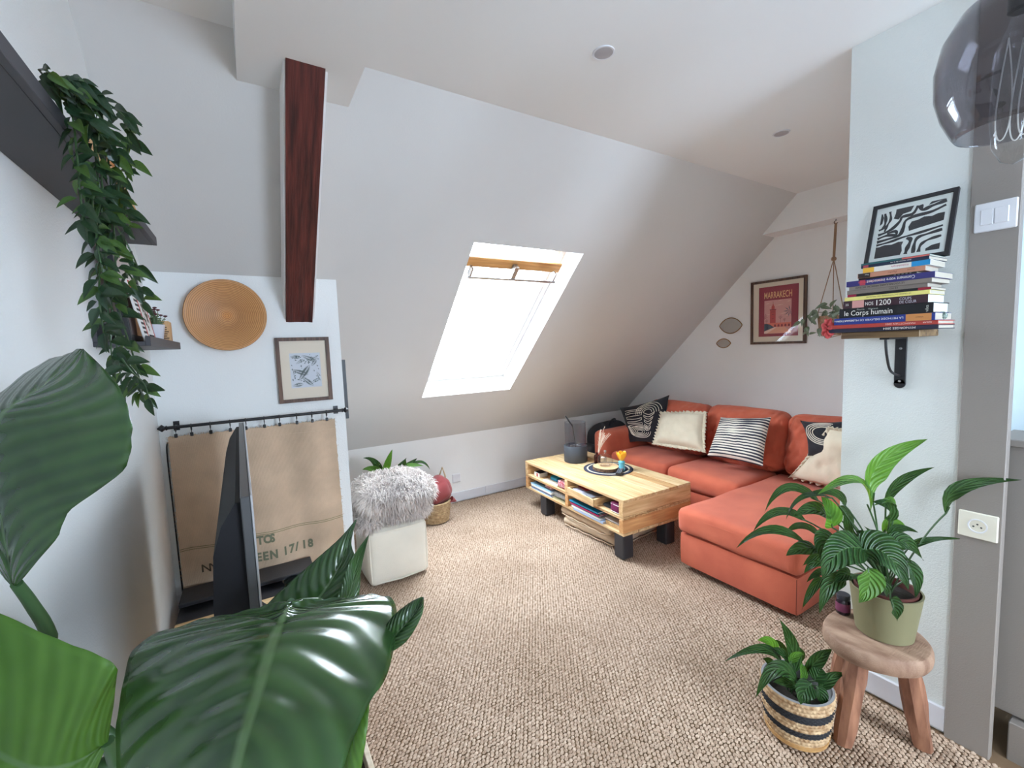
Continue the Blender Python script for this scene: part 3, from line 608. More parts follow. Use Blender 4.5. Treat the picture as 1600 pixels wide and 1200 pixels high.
# ------------------------------------------------------------ television, console, candle
TZ = Matrix.Translation((-.022, 1.05, 0)) @ Matrix.Rotation(math.atan2(.018, 1.23), 4, 'Z')
t = thing('television', 'large black flat-screen television seen from its edge', 'television', (-.04, 1.66, .384))
PLG = mat('dark_grey_plastic', (.012, .012, .015), .6, spec=.2)
obj('panel', MB().span((-.012, 0, .50), (.006, 1.23, 1.21), .002, TZ), mat('grey_bezel', (.07, .07, .075), .4), t)
prof = [(-.012, .53), (-.012, 1.195), (-.022, 1.195), (-.05, 1.15), (-.068, 1.09), (-.076, .98), (-.076, .66), (-.062, .56), (-.04, .53)]
MYZ = TZ @ Matrix(((1, 0, 0, 0), (0, 0, 1, 0), (0, 1, 0, 0), (0, 0, 0, 1)))
obj('rear_housing', MB().prism(prof, .018, 1.21, MYZ), PLG, t, smooth=True, ang=35)
obj('screen', MB().span((.006, .012, .52), (.0085, 1.218, 1.198), 0, TZ), mat('dark_screen', (.004, .004, .005), .08), t)
obj('bezel_trim', MB().span((.0062, -.001, .498), (.0105, .011, 1.212), .001, TZ).span((.0062, .011, 1.199), (.0105, 1.231, 1.212), .001, TZ), mat('pale_silver_trim', (.55, .55, .58), .3, metal=.5), t)
for y in (.28, .98): obj('foot', MB().tube([TZ @ V((-.003, y, .50)), TZ @ V((.09, y, .392))], .006, 6).tube([TZ @ V((-.003, y, .50)), TZ @ V((-.11, y, .392))], .006, 6), BLACK, t, smooth=True)
t = thing('media_console', 'low television console of pale wood planks in a black frame', 'console', (-.1, 1.9, 0))
PNC = wood('console_pine', srgb(228, 196, 150), srgb(190, 150, 104), 'X')
for k in range(7): obj('plank', MB().span((-.345, 1.29+k*.14, .362), (.135, 1.415+k*.14, .384), .003), PNC, t)
obj('frame', MB().span((-.35, 1.275, .33), (.14, 2.55, .36), .003).span((.14, 1.275, .33), (.155, 2.27, .392), .002), BLKW, t)
for k in range(6): obj('divider', MB().span((-.345, 1.418+k*.14, .36), (.137, 1.427+k*.14, .388)), BLKW, t)
obj('end_shelf', MB().span((-.345, 2.385, .386), (.215, 2.55, .405), .003), BLKW, t)
for x in (-.33, .12):
    for y in (1.30, 2.27, 2.52): obj('leg', MB().span((x-.016, y-.016, 0), (x+.016, y+.016, .33 if y < 2.5 else .386), .002), BLKW, t)
obj('drawer_front', MB().span((.157, 1.42, .12), (.17, 1.82, .32), .003), PNC, t); obj('drawer_front', MB().span((.157, 1.85, .12), (.17, 2.25, .32), .003), PNC, t)
c = V((.105, 2.18, .3845)); t = thing('candle_glass', 'dark glass candle tumbler on the pale planks of the console', 'candle', c)
obj('tumbler', MB().lathe([(.0005, .001), (.034, .001), (.040, .09), (.042, .092), (.0385, .09), (.033, .006), (.0005, .006)], c, 32), glass('smoked_glass', (.35, .4, .42)), t, smooth=True)
obj('wax', MB().lathe([(.0005, .007), (.0325, .007), (.0365, .06), (.0005, .058)], c, 32), mat('pale_wax', srgb(190, 196, 180), .5), t, smooth=True)
tag(obj('power_cable', MB().tube(crom([(-.115, 1.30, .62), (-.16, 1.28, .52), (-.2, 1.262, .42), (-.22, 1.255, .2), (-.21, 1.252, .01)], 20), .003, 6), BLACK, smooth=True), 'black power cable drooping behind the television', 'cable')
# blank plate on the knee wall
tag(obj('wall_plate_socket', MB().span((1.634, YK-.009, .191), (1.723, YK, .279), .003).span((1.642, YK-.011, .199), (1.715, YK-.008, .271), .002), WPLAS), 'blank white cover plate on the low wall under the skylight', 'wall plate')

# ------------------------------------------------------------ bird-of-paradise plant in the front
STRELM = mat('glossy_broad_leaf', (.028, .078, .022), .2, var=.25, vs=9, vstretch=(1, 1, 1), trans=.14, spec=.6, bump=.12, bs=50)
SV1 = vein_mat('paradise_leaf_dark', (.020, .056, .015), (.042, .10, .026), .12, .19, 75, -22, .5, .0016, (.10, .17, .07, 1))
SV2 = vein_mat('paradise_leaf_backlit', (.07, .17, .02), (.12, .25, .04), .38, .4, 80, -22)  # backlit leaves: light from behind is put into a brighter green
c0 = V((-.02, 1.0, 0)); PT = thing('bird_of_paradise_plant', 'big-leaved bird-of-paradise plant in a pale square wooden planter', 'plant', c0)
PLW = wood('pale_planter_wood', srgb(222, 206, 182), srgb(196, 176, 150), 'Z')
pb = MB()
for a, b in (((-.25, .78, 0), (-.235, 1.235, .42)), ((.19, .78, 0), (.205, 1.235, .42)), ((-.235, .78, 0), (.19, .795, .42)), ((-.235, 1.22, 0), (.19, 1.235, .42)), ((-.235, .795, 0), (.19, 1.22, .02))): pb.span(a, b, .002)
obj('planter', pb, PLW, PT); obj('soil', MB().span((-.235, .795, .30), (.19, 1.22, .38)), SOIL, PT)
def loft(Lf, Md, Rt, m, camb=.018, ridge=.0022, nf=9, ns=44, nw=14, name='leaf', slant=1.6):
    L_, M_, R_ = [crom([dep(*p) for p in q], ns) for q in (Lf, Md, Rt)]
    mb = MB(); uv = []
    for i in range(ns+1):
        t_ = i/ns; tan = (M_[min(i+1, ns)]-M_[max(i-1, 0)]); ac = (R_[i]-L_[i])
        nn = tan.cross(ac); nn = nn.normalized() if nn.length > 1e-9 else V((0, 0, 1))
        if nn.dot(CF) > 0: nn = -nn
        for j in range(-nw, nw+1):
            s = abs(j)/nw; e = L_[i] if j < 0 else R_[i]; dv = e-M_[i]; k = min(1, dv.length/.03)
            p = M_[i]+dv*s+nn*(camb*k*s*(1-s)*3-ridge*k*math.exp(-(s/.07)**2)*1.2)
            ph = (t_*nf-s*slant)*2*math.pi; p = p+nn*ridge*k*s**.5*(math.sin(ph)*.5+abs(math.sin(ph*.5))*.6)
            mb.v.append(p); uv.append((j/nw, t_, 0))
    wd = 2*nw+1
    for i in range(ns):
        for j in range(wd-1): mb.f.append((i*wd+j, i*wd+j+1, (i+1)*wd+j+1, (i+1)*wd+j))
    o = obj(name, mb, m, PT, smooth=True, ang=180); a = o.data.attributes.new('leaf_uv', 'FLOAT_VECTOR', 'POINT'); a.data.foreach_set('vector', [x for q in uv for x in q])
    sd = o.modifiers.new('thick', 'SOLIDIFY'); sd.thickness = .0009; sd.offset = 0; return o
l1 = loft([(22, 920, .63), (-20, 860, .66), (-45, 790, .68), (-55, 720, .68), (-45, 660, .68), (0, 615, .68), (67, 567, .70), (118, 552, .66)],
     [(22, 920, .63), (4, 835, .62), (-8, 765, .61), (-12, 705, .60), (-6, 655, .60), (22, 630, .60), (68, 600, .61), (130, 545, .63)],
     [(22, 920, .63), (88, 842, .60), (110, 798, .59), (190, 738, .57), (206, 690, .56), (202, 645, .56), (180, 595, .58), (130, 545, .63)], SV1, .004, .0016, 10)
l2 = loft([(168, 1160, .62), (130, 1240, .6), (60, 1290, .58), (-30, 1290, .57), (-90, 1180, .58)],
     [(168, 1160, .62), (110, 1195, .6), (40, 1200, .58), (-40, 1150, .58), (-100, 1060, .6)],
     [(168, 1160, .62), (181, 1068, .61), (172, 1033, .60), (70, 990, .60), (-70, 925, .62)], SV2, .006, .0012, 9)
l3 = loft([(455, 940, .684), (385, 953, .68), (305, 972, .68), (216, 1008, .665), (190, 1085, .60), (182, 1180, .54), (205, 1320, .46)],
     [(455, 940, .684), (448, 953, .66), (438, 972, .625), (422, 1012, .572), (402, 1080, .51), (375, 1170, .45), (340, 1320, .39)],
     [(455, 940, .684), (525, 934, .738), (585, 930, .78), (618, 946, .77), (610, 1040, .63), (562, 1130, .53), (500, 1320, .42)], SV1, .005, .0026, 9, 72, 18)
l4 = loft([(375, 1010, .83), (420, 942, .85), (485, 882, .87), (530, 842, .89), (556, 812, .91)],
     [(430, 1015, .83), (490, 945, .84), (522, 900, .86), (541, 862, .88), (556, 812, .91)],
     [(540, 1000, .83), (560, 935, .85), (562, 888, .87), (549, 850, .89), (557, 812, .91)], SV1, .006, .0012, 16)
l4b = loft([(500, 975, .81), (530, 925, .83), (545, 880, .85), (577, 834, .87)], [(515, 985, .82), (545, 930, .84), (558, 880, .86), (577, 834, .87)], [(535, 990, .82), (556, 935, .85), (566, 880, .86), (577, 834, .87)], SV1, .004, .0008, 12, 30, 6)
l5 = loft([(590, 1000, .70), (612, 965, .71), (640, 942, .72), (658, 933, .73)], [(595, 1015, .70), (625, 985, .70), (648, 958, .71), (660, 933, .73)], [(600, 1025, .69), (635, 1002, .69), (659, 962, .70), (662, 934, .73)], SV1, .01, .0008, 8, 24, 6)
l6 = loft([(578, 1078, .63), (536, 1145, .62), (508, 1230, .61), (500, 1330, .61)], [(578, 1078, .63), (553, 1145, .61), (530, 1230, .60), (520, 1330, .60)], [(578, 1078, .63), (574, 1140, .60), (560, 1230, .59), (545, 1330, .59)], SV2, .008, .001, 8, 24, 6)
PET = mat('petiole_green', (.05, .11, .04), .4)
so = V((-.02, .99, .36))
for k, (pts, r) in enumerate((([(26, 912, .63), (50, 945, .66), (78, 995, .70), (110, 1100, .8)], .009), ([(168, 1158, .62), (180, 1185, .64), (192, 1225, .68)], .010), ([(455, 941, .69), (442, 965, .74), (420, 1030, .80), (400, 1100, .86)], .008), ([(450, 1000, .83), (430, 1060, .86), (410, 1130, .85)], .007), ([(592, 1010, .70), (560, 1060, .75), (500, 1140, .82)], .006), ([(520, 1330, .61), (505, 1380, .64)], .006), ([(520, 985, .82), (480, 1060, .85), (430, 1150, .86)], .006))):
    P3 = [dep(*p) for p in pts]+[so+V((.05*math.cos(k), .05*math.sin(k), 0))]
    obj('leaf_stalk', MB().tube(crom(P3, 20), [r*(.8+.5*i/20) for i in range(21)], 10), PET, PT, smooth=True)
# ------------------------------------------------------------ corner sofa
SOFA = mat('terracotta_corduroy', srgb(208, 108, 80), .9, col2=srgb(190, 92, 68), vs=5, detail=5, bump=.5, bs=420, sheen=.12)
SEAM = mat('sofa_seam', srgb(112, 44, 32), .9)
t = thing('corner_sofa', 'terracotta corduroy corner sofa with a chaise along the gable wall', 'sofa', (3.2, 2.2, 0))
obj('base', MB().soft((3.07, 1.80, .03), (3.87, 3.22, .25), .02, 8), SOFA, t, smooth=True)
obj('base_shadow_feet', MB().span((3.12, 1.9, 0), (3.17, 1.95, .031)).span((3.12, 3.1, 0), (3.17, 3.15, .031)).span((2.42, 1.14, 0), (2.47, 1.19, .031)).span((2.42, 1.72, 0), (2.47, 1.77, .031)).span((3.8, 1.14, 0), (3.85, 1.19, .031)).span((3.8, 3.2, 0), (3.85, 3.25, .031)), BLACK, t).name = 'feet'
obj('back_frame', MB().soft((3.70, 1.09, .03), (3.985, 3.36, .74), .03, 14), SOFA, t, smooth=True)
ch = obj('chaise_base', MB().soft((2.352, 1.092, .032), (3.70, 1.822, .250), .022, 14), SOFA, t, smooth=True)
obj('seam', MB().tube([(2.3505, 1.10, .05), (2.3505, 1.10, .24)], .002, 4), SEAM, ch)
cc = obj('chaise_cushion', MB().soft((2.336, 1.082, .252), (3.60, 1.830, .412), .036, 26, (.0, .0, .012), .006, 4, fs_=5), SOFA, t, smooth=True, ang=180)
obj('piping', MB().tube([(2.341, y, .372) for y in np.linspace(1.12, 1.79, 10)], .0022, 5).tube([(x, 1.0875, .372) for x in np.linspace(2.38, 3.5, 10)], .0022, 5), SOFA, cc, smooth=True)
for k, (a, b) in enumerate(((2.505, 3.19), (1.832, 2.498))):
    sc_ = obj('seat_cushion', MB().soft((3.045, a, .252), (3.62, b, .418), .05, 18, (.01, 0, .014), .006, 7+k, fs_=5), SOFA, t, smooth=True, ang=180)
    obj('piping', MB().tube([(3.049, y, .375) for y in np.linspace(a+.04, b-.04, 10)], .0022, 5), SOFA, sc_, smooth=True)
obj('armrest', MB().soft((2.99, 3.19, .03), (3.985, 3.365, .615), .045, 14, (0, .006, .01), .004, 3), SOFA, t, smooth=True, ang=180)
def wrinkle(mb, k):
    out = []
    for p in mb.v:
        n1 = mnoise.noise(V((p.y*7+k*9, p.z*5, p.x*3))); n2 = abs(mnoise.noise(V((p.y*16+p.z*9+k, p.z*14-p.y*5, 2))))
        out.append(V((p.x-.014*n1+.030*(1-n2*2)**4*(1 if p.x < 3.6 else 0), p.y+.006*n1, p.z+.006*n1)))
    mb.v = out; return mb
TB = Matrix.Translation((3.62, 0, .42)) @ Matrix.Rotation(math.radians(9), 4, 'Y') @ Matrix.Translation((-3.62, 0, -.42))
for k, (a, b, h) in enumerate(((2.45, 3.13, .895), (1.77, 2.44, .90), (1.10, 1.755, .895))):
    m_ = MB().soft((3.45, a, .415), (3.69, b, h), .085, 30, (.03, .008, .012), .006, 20+k, fs_=6)
    m_.v = [TB @ p for p in m_.v]; obj('back_cushion', wrinkle(m_, k), SOFA, t, smooth=True, ang=180)
# ------------------------------------------------------------ scatter cushions
def uvmat(name, fn): pass
def pillow(name, label, TL, TR, BR, BL, th, m, frill=None, bow=.05, n=26, group=None, seed=0, crease=.004):
    C4 = [V(c) for c in (TL, TR, BR, BL)]; ce = sum(C4, V())/4; t = thing(name, label, 'cushion', V((ce.x, ce.y, min(c.z for c in C4))), group)
    nn = (C4[1]-C4[0]).cross(C4[3]-C4[0]).normalized(); nn = -nn if nn.dot(CO-ce) < 0 else nn
    def base(a, b):      # a, b in -1..1
        q = C4[0]*(1-a)*(1+b)/4+C4[1]*(1+a)*(1+b)/4+C4[2]*(1+a)*(1-b)/4+C4[3]*(1-a)*(1-b)/4
        ux = (C4[1]-C4[0]+C4[2]-C4[3])/4; uy = (C4[0]-C4[3]+C4[1]-C4[2])/4
        return q-ux*bow*2*a*(1-b*b)*abs(a)-uy*bow*2*b*(1-a*a)*abs(b)
    def surf(a, b, sg, off=0):
        h = th/2*(max(0, (1-a**4)*(1-b**4)))**.55
        w_ = crease*mnoise.noise(V((a*2.2+seed, b*2.2, sg)))+crease*.9*mnoise.noise(V((a*6+b*3+seed, b*1.4, sg*3)))
        return base(a, b)+nn*(sg*(h+w_*(1-a*a)*(1-b*b)*3)+off)
    mb = MB(); uv = []
    for sg in (1, -1):
        mb.grid(lambda u, v, sg=sg: surf(-1+2*u, (-1+2*v)*sg, sg), n, n)
        uv += [((-1+2*i/n), (-1+2*j/n)*sg, sg) for j in range(n+1) for i in range(n+1)]
    o = obj('cover', mb, m, t, smooth=True, ang=180); a = o.data.attributes.new('leaf_uv', 'FLOAT_VECTOR', 'POINT'); a.data.foreach_set('vector', [x for q in uv for x in q])
    if frill:
        N_ = 64; edge = [(-1+2*k/N_, 1) for k in range(N_)]+[(1, 1-2*k/N_) for k in range(N_)]+[(1-2*k/N_, -1) for k in range(N_)]+[(-1, -1+2*k/N_) for k in range(N_)]
        fb = MB(); L = len(edge); fw = frill
        for r_ in range(3):
            for k, (a_, b_) in enumerate(edge):
                p = base(a_, b_); o_ = (p-ce); o_ = (o_-nn*o_.dot(nn)).normalized(); s = r_/2
                fb.v.append(p+o_*(fw*s*(1+.25*mnoise.noise(V((k*.9, seed, 0)))))+nn*(s*.014*math.sin(k*1.15+mnoise.noise(V((k*.2, seed, 5)))*3)))
        for r_ in range(2):
            for k in range(L): k2 = (k+1) % L; fb.f.append((r_*L+k, r_*L+k2, (r_+1)*L+k2, (r_+1)*L+k))
        fo = obj('frill', fb, m, t, smooth=True, ang=180); sd = fo.modifiers.new('thick', 'SOLIDIFY'); sd.thickness = .0015
    return t, surf
LINEN = mat('cream_linen', srgb(222, 212, 190), .95, col2=srgb(214, 203, 180), vs=12, bump=.35, bs=600, sheen=.15)
BLKF = mat('black_cotton', (.012, .013, .02), .9, bump=.3, bs=500, sheen=.1)
CORD = mat('cream_cord', srgb(226, 220, 206), .9)
def stripe_mat():
    m = mat('striped_cotton', srgb(224, 218, 206), .9, bump=.3, bs=500); nt = m.node_tree; N = nt.nodes; P = N['Principled BSDF']
    at_ = N.new('ShaderNodeAttribute'); at_.attribute_name = 'leaf_uv'; mp = N.new('ShaderNodeMapping'); mp.inputs['Scale'].default_value = (.06, .12, 0)
    nz = N.new('ShaderNodeTexNoise'); nz.noise_dimensions = '2D'; nz.inputs['Scale'].default_value = 16; nz.inputs['Detail'].default_value = 1; nz.inputs['Roughness'].default_value = .55
    sp = N.new('ShaderNodeSeparateXYZ'); wv = N.new('ShaderNodeMath'); wv.operation = 'SINE'; mu = N.new('ShaderNodeMath'); mu.operation = 'MULTIPLY'; mu.inputs[1].default_value = 52
    ad = N.new('ShaderNodeMath'); ad.operation = 'MULTIPLY_ADD'; ad.inputs[1].default_value = .30; rp = N.new('ShaderNodeValToRGB'); rp.color_ramp.interpolation = 'CONSTANT'
    rp.color_ramp.elements[0].color = (*srgb(50, 52, 66), 1); rp.color_ramp.elements[1].position = .47; rp.color_ramp.elements[1].color = (*srgb(226, 220, 208), 1)
    l = nt.links.new; l(at_.outputs['Vector'], mp.inputs[0]); l(mp.outputs[0], nz.inputs[0]); l(at_.outputs['Vector'], sp.inputs[0]); l(sp.outputs[1], mu.inputs[0]); l(mu.outputs[0], wv.inputs[0]); l(wv.outputs[0], ad.inputs[0]); l(nz.outputs[0], ad.inputs[2]); l(ad.outputs[0], rp.inputs[0]); l(rp.outputs[0], P.inputs['Base Color']); return m
def cords(t, surf, rows):
    mb = MB()
    for path in rows:
        pts = [surf(a, b, 1, .002) for a, b in path]
        mb.tube(pts, .0032, 5)
    o = obj('cord_embroidery', mb, CORD, t, smooth=True); o['kind'] = 'stuff'
def maze():
    R_ = []
    # serpentine on the left, nested arcs on the upper right, spiral below
    p = []
    for k in range(9):
        y = .62-k*.115; xs = (-.66, .10) if k % 2 == 0 else (.10, -.66); bend = .05*math.sin(k)
        for i in range(9):
            s = i/8; p.append((xs[0]+(xs[1]-xs[0])*s, y+bend*math.sin(s*3)-.02*s))
    R_.append(p)
    p = []
    for k in range(8):
        y = .36-k*.1; xs = (.20, .68-.03*k) if k % 2 == 0 else (.68-.03*k, .20)
        for i in range(7): s = i/6; p.append((xs[0]+(xs[1]-xs[0])*s, y-.12*math.sin(s*3)*(1 if k % 2 else 1)))
    R_.append(p)
    for k in range(5):
        r = .16+k*.085; R_.append([(.38+r*math.cos(a)*1.1, .34+r*math.sin(a)) for a in [math.pi*(.0+1.0*i/16) for i in range(17)] if abs(.38+r*math.cos(a)*1.1) < .93])
    for k in range(5):
        r = .10+k*.075; R_.append([(-.05+r*math.cos(a)*1.35, -.52+r*math.sin(a)*.75) for a in [2*math.pi*(.02*k+.93*i/26) for i in range(27)]])
    for k in range(3): R_.append([(-.70+.05*k+.25*s, -.2-.5*math.sin(s*1.5)-.0*k) for s in [i/10 for i in range(11)]])
    return R_
tt, sf = pillow('black_cushion', 'black cushion with white cord maze embroidery in the sofa corner by the armrest', onx(968, 637, 3.47), onx(1046, 617, 3.52), onx(1040, 698, 3.40), onx(984, 691, 3.34), .15, BLKF, bow=.055, seed=3)
cords(tt, sf, maze())
pillow('frilled_cushion', 'cream linen cushion with frilled edge in front of the black cord cushion', onx(1034, 645, 3.40), onx(1100, 646, 3.42), onx(1099, 704, 3.27), onx(1023, 692, 3.22), .14, LINEN, .03, .03, seed=8, crease=.006, group='cream frilled cushions')
pillow('striped_cushion', 'cream cushion with thin dark horizontal stripes in the middle of the sofa', onx(1126, 652, 3.40), onx(1205, 652, 3.42), onx(1192, 729, 3.22), onx(1105, 712, 3.20), .13, stripe_mat(), bow=.03, seed=12, crease=.005)
tt, sf = pillow('black_cushion', 'black cushion with white cord loops at the chaise end behind a cream cushion', onx(1250, 657, 3.44), onx(1345, 655, 3.46), onx(1345, 730, 3.34), onx(1262, 712, 3.34), .14, BLKF, bow=.07, seed=5)
rings_ = [[(-.10+(.42+.10*k)*math.cos(a), .20+(.34+.09*k)*math.sin(a)) for a in [math.pi*(.35+1.25*i/24) for i in range(25)]] for k in range(4)]
cords(tt, sf, rings_)
pillow('frilled_cushion', 'cream linen cushion with frilled edge lying back on the chaise end', onx(1297, 671, 3.33), onx(1392, 678, 3.34), onz(1392, 785, .45), onz(1236, 745, .45), .14, LINEN, .024, .03, seed=17, crease=.008, group='cream frilled cushions')
# grey backpack behind the armrest
GREYC = mat('dark_grey_canvas', (.035, .037, .045), .9, bump=.4, bs=300)
t = thing('backpack', 'dark grey canvas bag on the floor behind the sofa armrest', 'bag', (3.45, 3.6, 0))
obj('body', MB().soft((3.20, 3.46, .0), (3.66, 3.74, .60), .10, 14, (.03, .02, .03), .03, 9, fs_=4), GREYC, t, smooth=True, ang=180)
obj('front_pocket', MB().soft((3.05, 3.46, .08), (3.16, 3.68, .42), .04, 8, (.02, 0, 0), .015, 2), GREYC, t, smooth=True, ang=180)
obj('strap', MB().tube(crom([(3.34, 3.50, .58), (3.36, 3.48, .65), (3.46, 3.52, .66), (3.50, 3.56, .60)], 14), .011, 6), BLKF, t, smooth=True)

# ------------------------------------------------------------ pallet coffee table
MT = Matrix.Translation((2.116, 2.093, 0)) @ Matrix.Rotation(math.radians(-2.2), 4, 'Z')
TW, TLn = .69, 1.30
t = thing('pallet_coffee_table', 'coffee table made of two light wood pallets on black legs', 'table', MT @ V((TW/2, TLn/2, 0)))
PN = [PINE_Y, wood('pallet_pine_pale', srgb(226, 202, 160), srgb(196, 160, 114), 'Y'), wood('pallet_pine_warm', srgb(212, 174, 124), srgb(170, 124, 80), 'Y')]
rr = random.Random(4)
def deck(z0, z1, wide, nm='plank'):
    x = 0
    for k, w_ in enumerate(wide):
        o = obj(nm, MB().span((x+.0022, -.003+rr.uniform(-.004, .003), z0+rr.uniform(0, .001)), (x+w_-.0022, TLn+rr.uniform(-.004, .004), z1+rr.uniform(-.0012, .001)), .0022, MT), PN[rr.randrange(3)], t); x += w_
deck(.408, .430, (.118, .095, .10, .142, .095, .14))
deck(.296, .308, (.10, .13, .095, .14, .10, .125)); deck(.284, .2955, (.12, .10, .13, .095, .12, .125)); deck(.170, .190, (.145, .095, .10, .12, .10, .13))
for y in (0, .632, TLn-.045):
    obj('crosspiece', MB().span((.0, y, .3085), (TW, y+.04, .4075), .002, MT), PINE_X, t)
    obj('crosspiece', MB().span((.0, y, .1905), (TW, y+.04, .2835), .002, MT), wood('pallet_pine_amber_%d' % int(y*10), srgb(222, 172, 118), srgb(190, 134, 84), 'X'), t)
obj('back_board', MB().span((TW-.018, .04, .3085), (TW-.002, TLn-.045, .4075), .002, MT).span((TW-.018, .04, .1905), (TW-.002, TLn-.045, .2835), .002, MT), PINE_Y, t)
for x, y in ((.005, .005), (.425, .005), (.005, .965), (.425, .965)):
    obj('leg', MB().span((x, y, 0), (x+.095, y+.095, .17), .006, MT), BLKW, t)
nl_ = MB()
for k in range(26):
    x, y = rr.choice((.03, .09, .16, .26, .36, .45, .55, .64))+rr.uniform(-.01, .01), rr.choice((.014, .03, .64, .655, 1.27))
    nl_.lathe([(.003, .4312), (.0005, .4314)], MT @ V((x, y, 0)), 6)
o = obj('nail_heads', nl_, STEEL, t); o['kind'] = 'stuff'
# things on the shelves of the table
def tb(name, label, cat, a, b, m, bev=.002, extra=None, rot=0):
    ce = V([(a[i]+b[i])/2 for i in range(3)]); R_ = MT @ Matrix.Translation(ce) @ Matrix.Rotation(math.radians(rot), 4, 'Z') @ Matrix.Translation(-ce)
    tt_ = thing(name, label, cat, R_ @ V((ce.x, ce.y, a[2])))
    for (nm, aa, bb, mm) in (extra or []): obj(nm, MB().span(aa, bb, bev if min(abs(bb[i]-aa[i]) for i in range(3)) > .004 else 0, R_), mm, tt_)
    if m: obj('body', MB().span(a, b, bev, R_), m, tt_)
    return tt_, R_
REDP = mat('card_red', srgb(176, 34, 40), .5); BLUEP = mat('card_blue', srgb(36, 84, 150), .5); TURQ = mat('turquoise_plastic', srgb(28, 150, 190), .4); PINKP = mat('card_pink', srgb(206, 36, 110), .5)
PURP = mat('purple_fabric', srgb(112, 22, 78), .7, bump=.3, bs=200); NAVY = mat('navy_card', srgb(22, 30, 56), .6); SKY = mat('sky_blue_card', srgb(40, 150, 200), .5); LBL = mat('pale_blue_paper', srgb(170, 190, 222), .8); GRYP = mat('grey_card', srgb(120, 122, 130), .7); OLIV = mat('olive_card', srgb(140, 138, 100), .7)
z1 = .3085
tb('card_box', 'small white and red card box at the far end of the upper table shelf', 'box', (.03, 1.10, z1), (.12, 1.19, z1+.038), WHITEP, extra=[('red_band', (.0295, 1.125, z1+.002), (.121, 1.15, z1+.036), REDP), ('lid_print', (.035, 1.10, z1+.038), (.115, 1.19, z1+.0385), NAVY)])
tb('turquoise_box', 'turquoise box on the upper shelf of the coffee table', 'box', (.06, .86, z1+.012), (.14, .97, z1+.048), TURQ, .008)
tb('paper_pad', 'white paper pad under the turquoise box in the coffee table', 'paper', (.015, .80, z1), (.16, 1.02, z1+.0115), None, extra=[('sheets', (.015, .80, z1), (.16, 1.02, z1+.0095), WHITEP), ('cover', (.015, .80, z1+.0095), (.16, 1.02, z1+.0115), CREAMP)])
FLOR = mat('floral_fabric', srgb(226, 196, 200), .85, col2=srgb(176, 60, 84), vs=60, detail=1)
t_ = thing('floral_pouch', 'pink floral fabric pouch on the upper shelf of the coffee table', 'pouch', MT @ V((.06, .74, z1))); obj('body', MB().soft((.015, .685, z1), (.12, .80, z1+.065), .018, 8, (.004, .004, .004), .003, 2, MT), FLOR, t_, smooth=True, ang=180); obj('zip', MB().tube([MT @ V((.013, .70, z1+.05)), MT @ V((.013, .785, z1+.05))], .002, 5), REDP, t_)
ty, RT = tb('wooden_box', 'open pale wooden tray box sticking out of the upper shelf of the coffee table', 'box', (-.03, .26, z1), (.26, .60, z1+.055), None, extra=[('bottom_board', (-.03, .26, z1), (.26, .60, z1+.006), PINE_Y), ('side_panel', (-.03, .26, z1+.006), (-.018, .60, z1+.055), PINE_Y), ('side_panel', (.248, .26, z1+.006), (.26, .60, z1+.055), PINE_Y), ('end_panel', (-.018, .26, z1+.006), (.248, .272, z1+.055), PINE_X), ('end_panel', (-.018, .588, z1+.006), (.248, .60, z1+.055), PINE_X)], rot=-3)
PRINTP = mat('printed_paper', srgb(196, 194, 214), .8, col2=srgb(150, 150, 182), vs=50)
tb('paper_stack', 'loose printed papers lying in the wooden tray box', 'paper', (.0, .30, z1+.007), (.22, .57, z1+.07), None, extra=[('sheets', (.0, .31, z1+.007), (.22, .56, z1+.045), WHITEP), ('printed_sheet', (-.012, .36, z1+.0455), (.20, .555, z1+.049), PRINTP), ('red_leaflet', (.05, .45, z1+.0495), (.2, .58, z1+.053), REDP), ('grey_leaflet', (.0, .30, z1+.0495), (.16, .43, z1+.052), GRYP)], rot=-8)
t_ = thing('purple_pouch', 'purple pouch with white piping at the near end of the upper table shelf', 'pouch', MT @ V((.07, .09, z1)))
obj('body', MB().soft((.012, .045, z1), (.15, .145, z1+.075), .02, 8, (.003, .003, .003), .002, 6, MT), PURP, t_, smooth=True, ang=180)
for zz in (.008, .060): obj('piping', MB().tube([MT @ V(p) for p in ((.15, .147, z1+zz), (.03, .147, z1+zz), (.014, .135, z1+zz), (.010, .06, z1+zz), (.02, .046, z1+zz))], .0022, 5), WHITEP, t_, smooth=True)
tb('black_case', 'flat black case between the wooden tray box and the purple pouch', 'case', (.04, .165, z1), (.22, .25, z1+.022), BLKF, .006)
z0 = .1905
def stack(items, y0, y1, x0, x1):
    z = z0
    for (nm, lb, cat, h, m, dy, dx) in items:
        tb(nm, lb, cat, (x0+dx, y0+dy, z), (x1+dx, y1+dy, z+h), None, .0008, [('cover', (x0+dx, y0+dy, z), (x1+dx, y1+dy, z+.0015), m), ('pages', (x0+dx+.003, y0+dy+.002, z+.0015), (x1+dx, y1+dy-.002, z+h-.0015), WHITEP), ('cover', (x0+dx, y0+dy, z+h-.0015), (x1+dx, y1+dy, z+h), m), ('spine', (x0+dx-.001, y0+dy, z), (x0+dx+.002, y1+dy, z+h), m)]); z += h+.0006
stack([('notebook', 'pale blue notebook at the bottom of the far stack on the lower table shelf', 'notebook', .012, LBL, 0, 0), ('notebook', 'blue-grey notebook second from the bottom in the far stack on the lower table shelf', 'notebook', .012, mat('slate_blue', srgb(120, 132, 176), .7), .01, .004),
       ('notebook', 'white folder in the far stack on the lower table shelf', 'folder', .015, WHITEP, 0, -.004), ('notebook', 'light blue folder on top of the white folder in the far stack', 'folder', .008, mat('ice_blue', srgb(150, 190, 214), .6), .015, 0)], .88, 1.21, .01, .22)
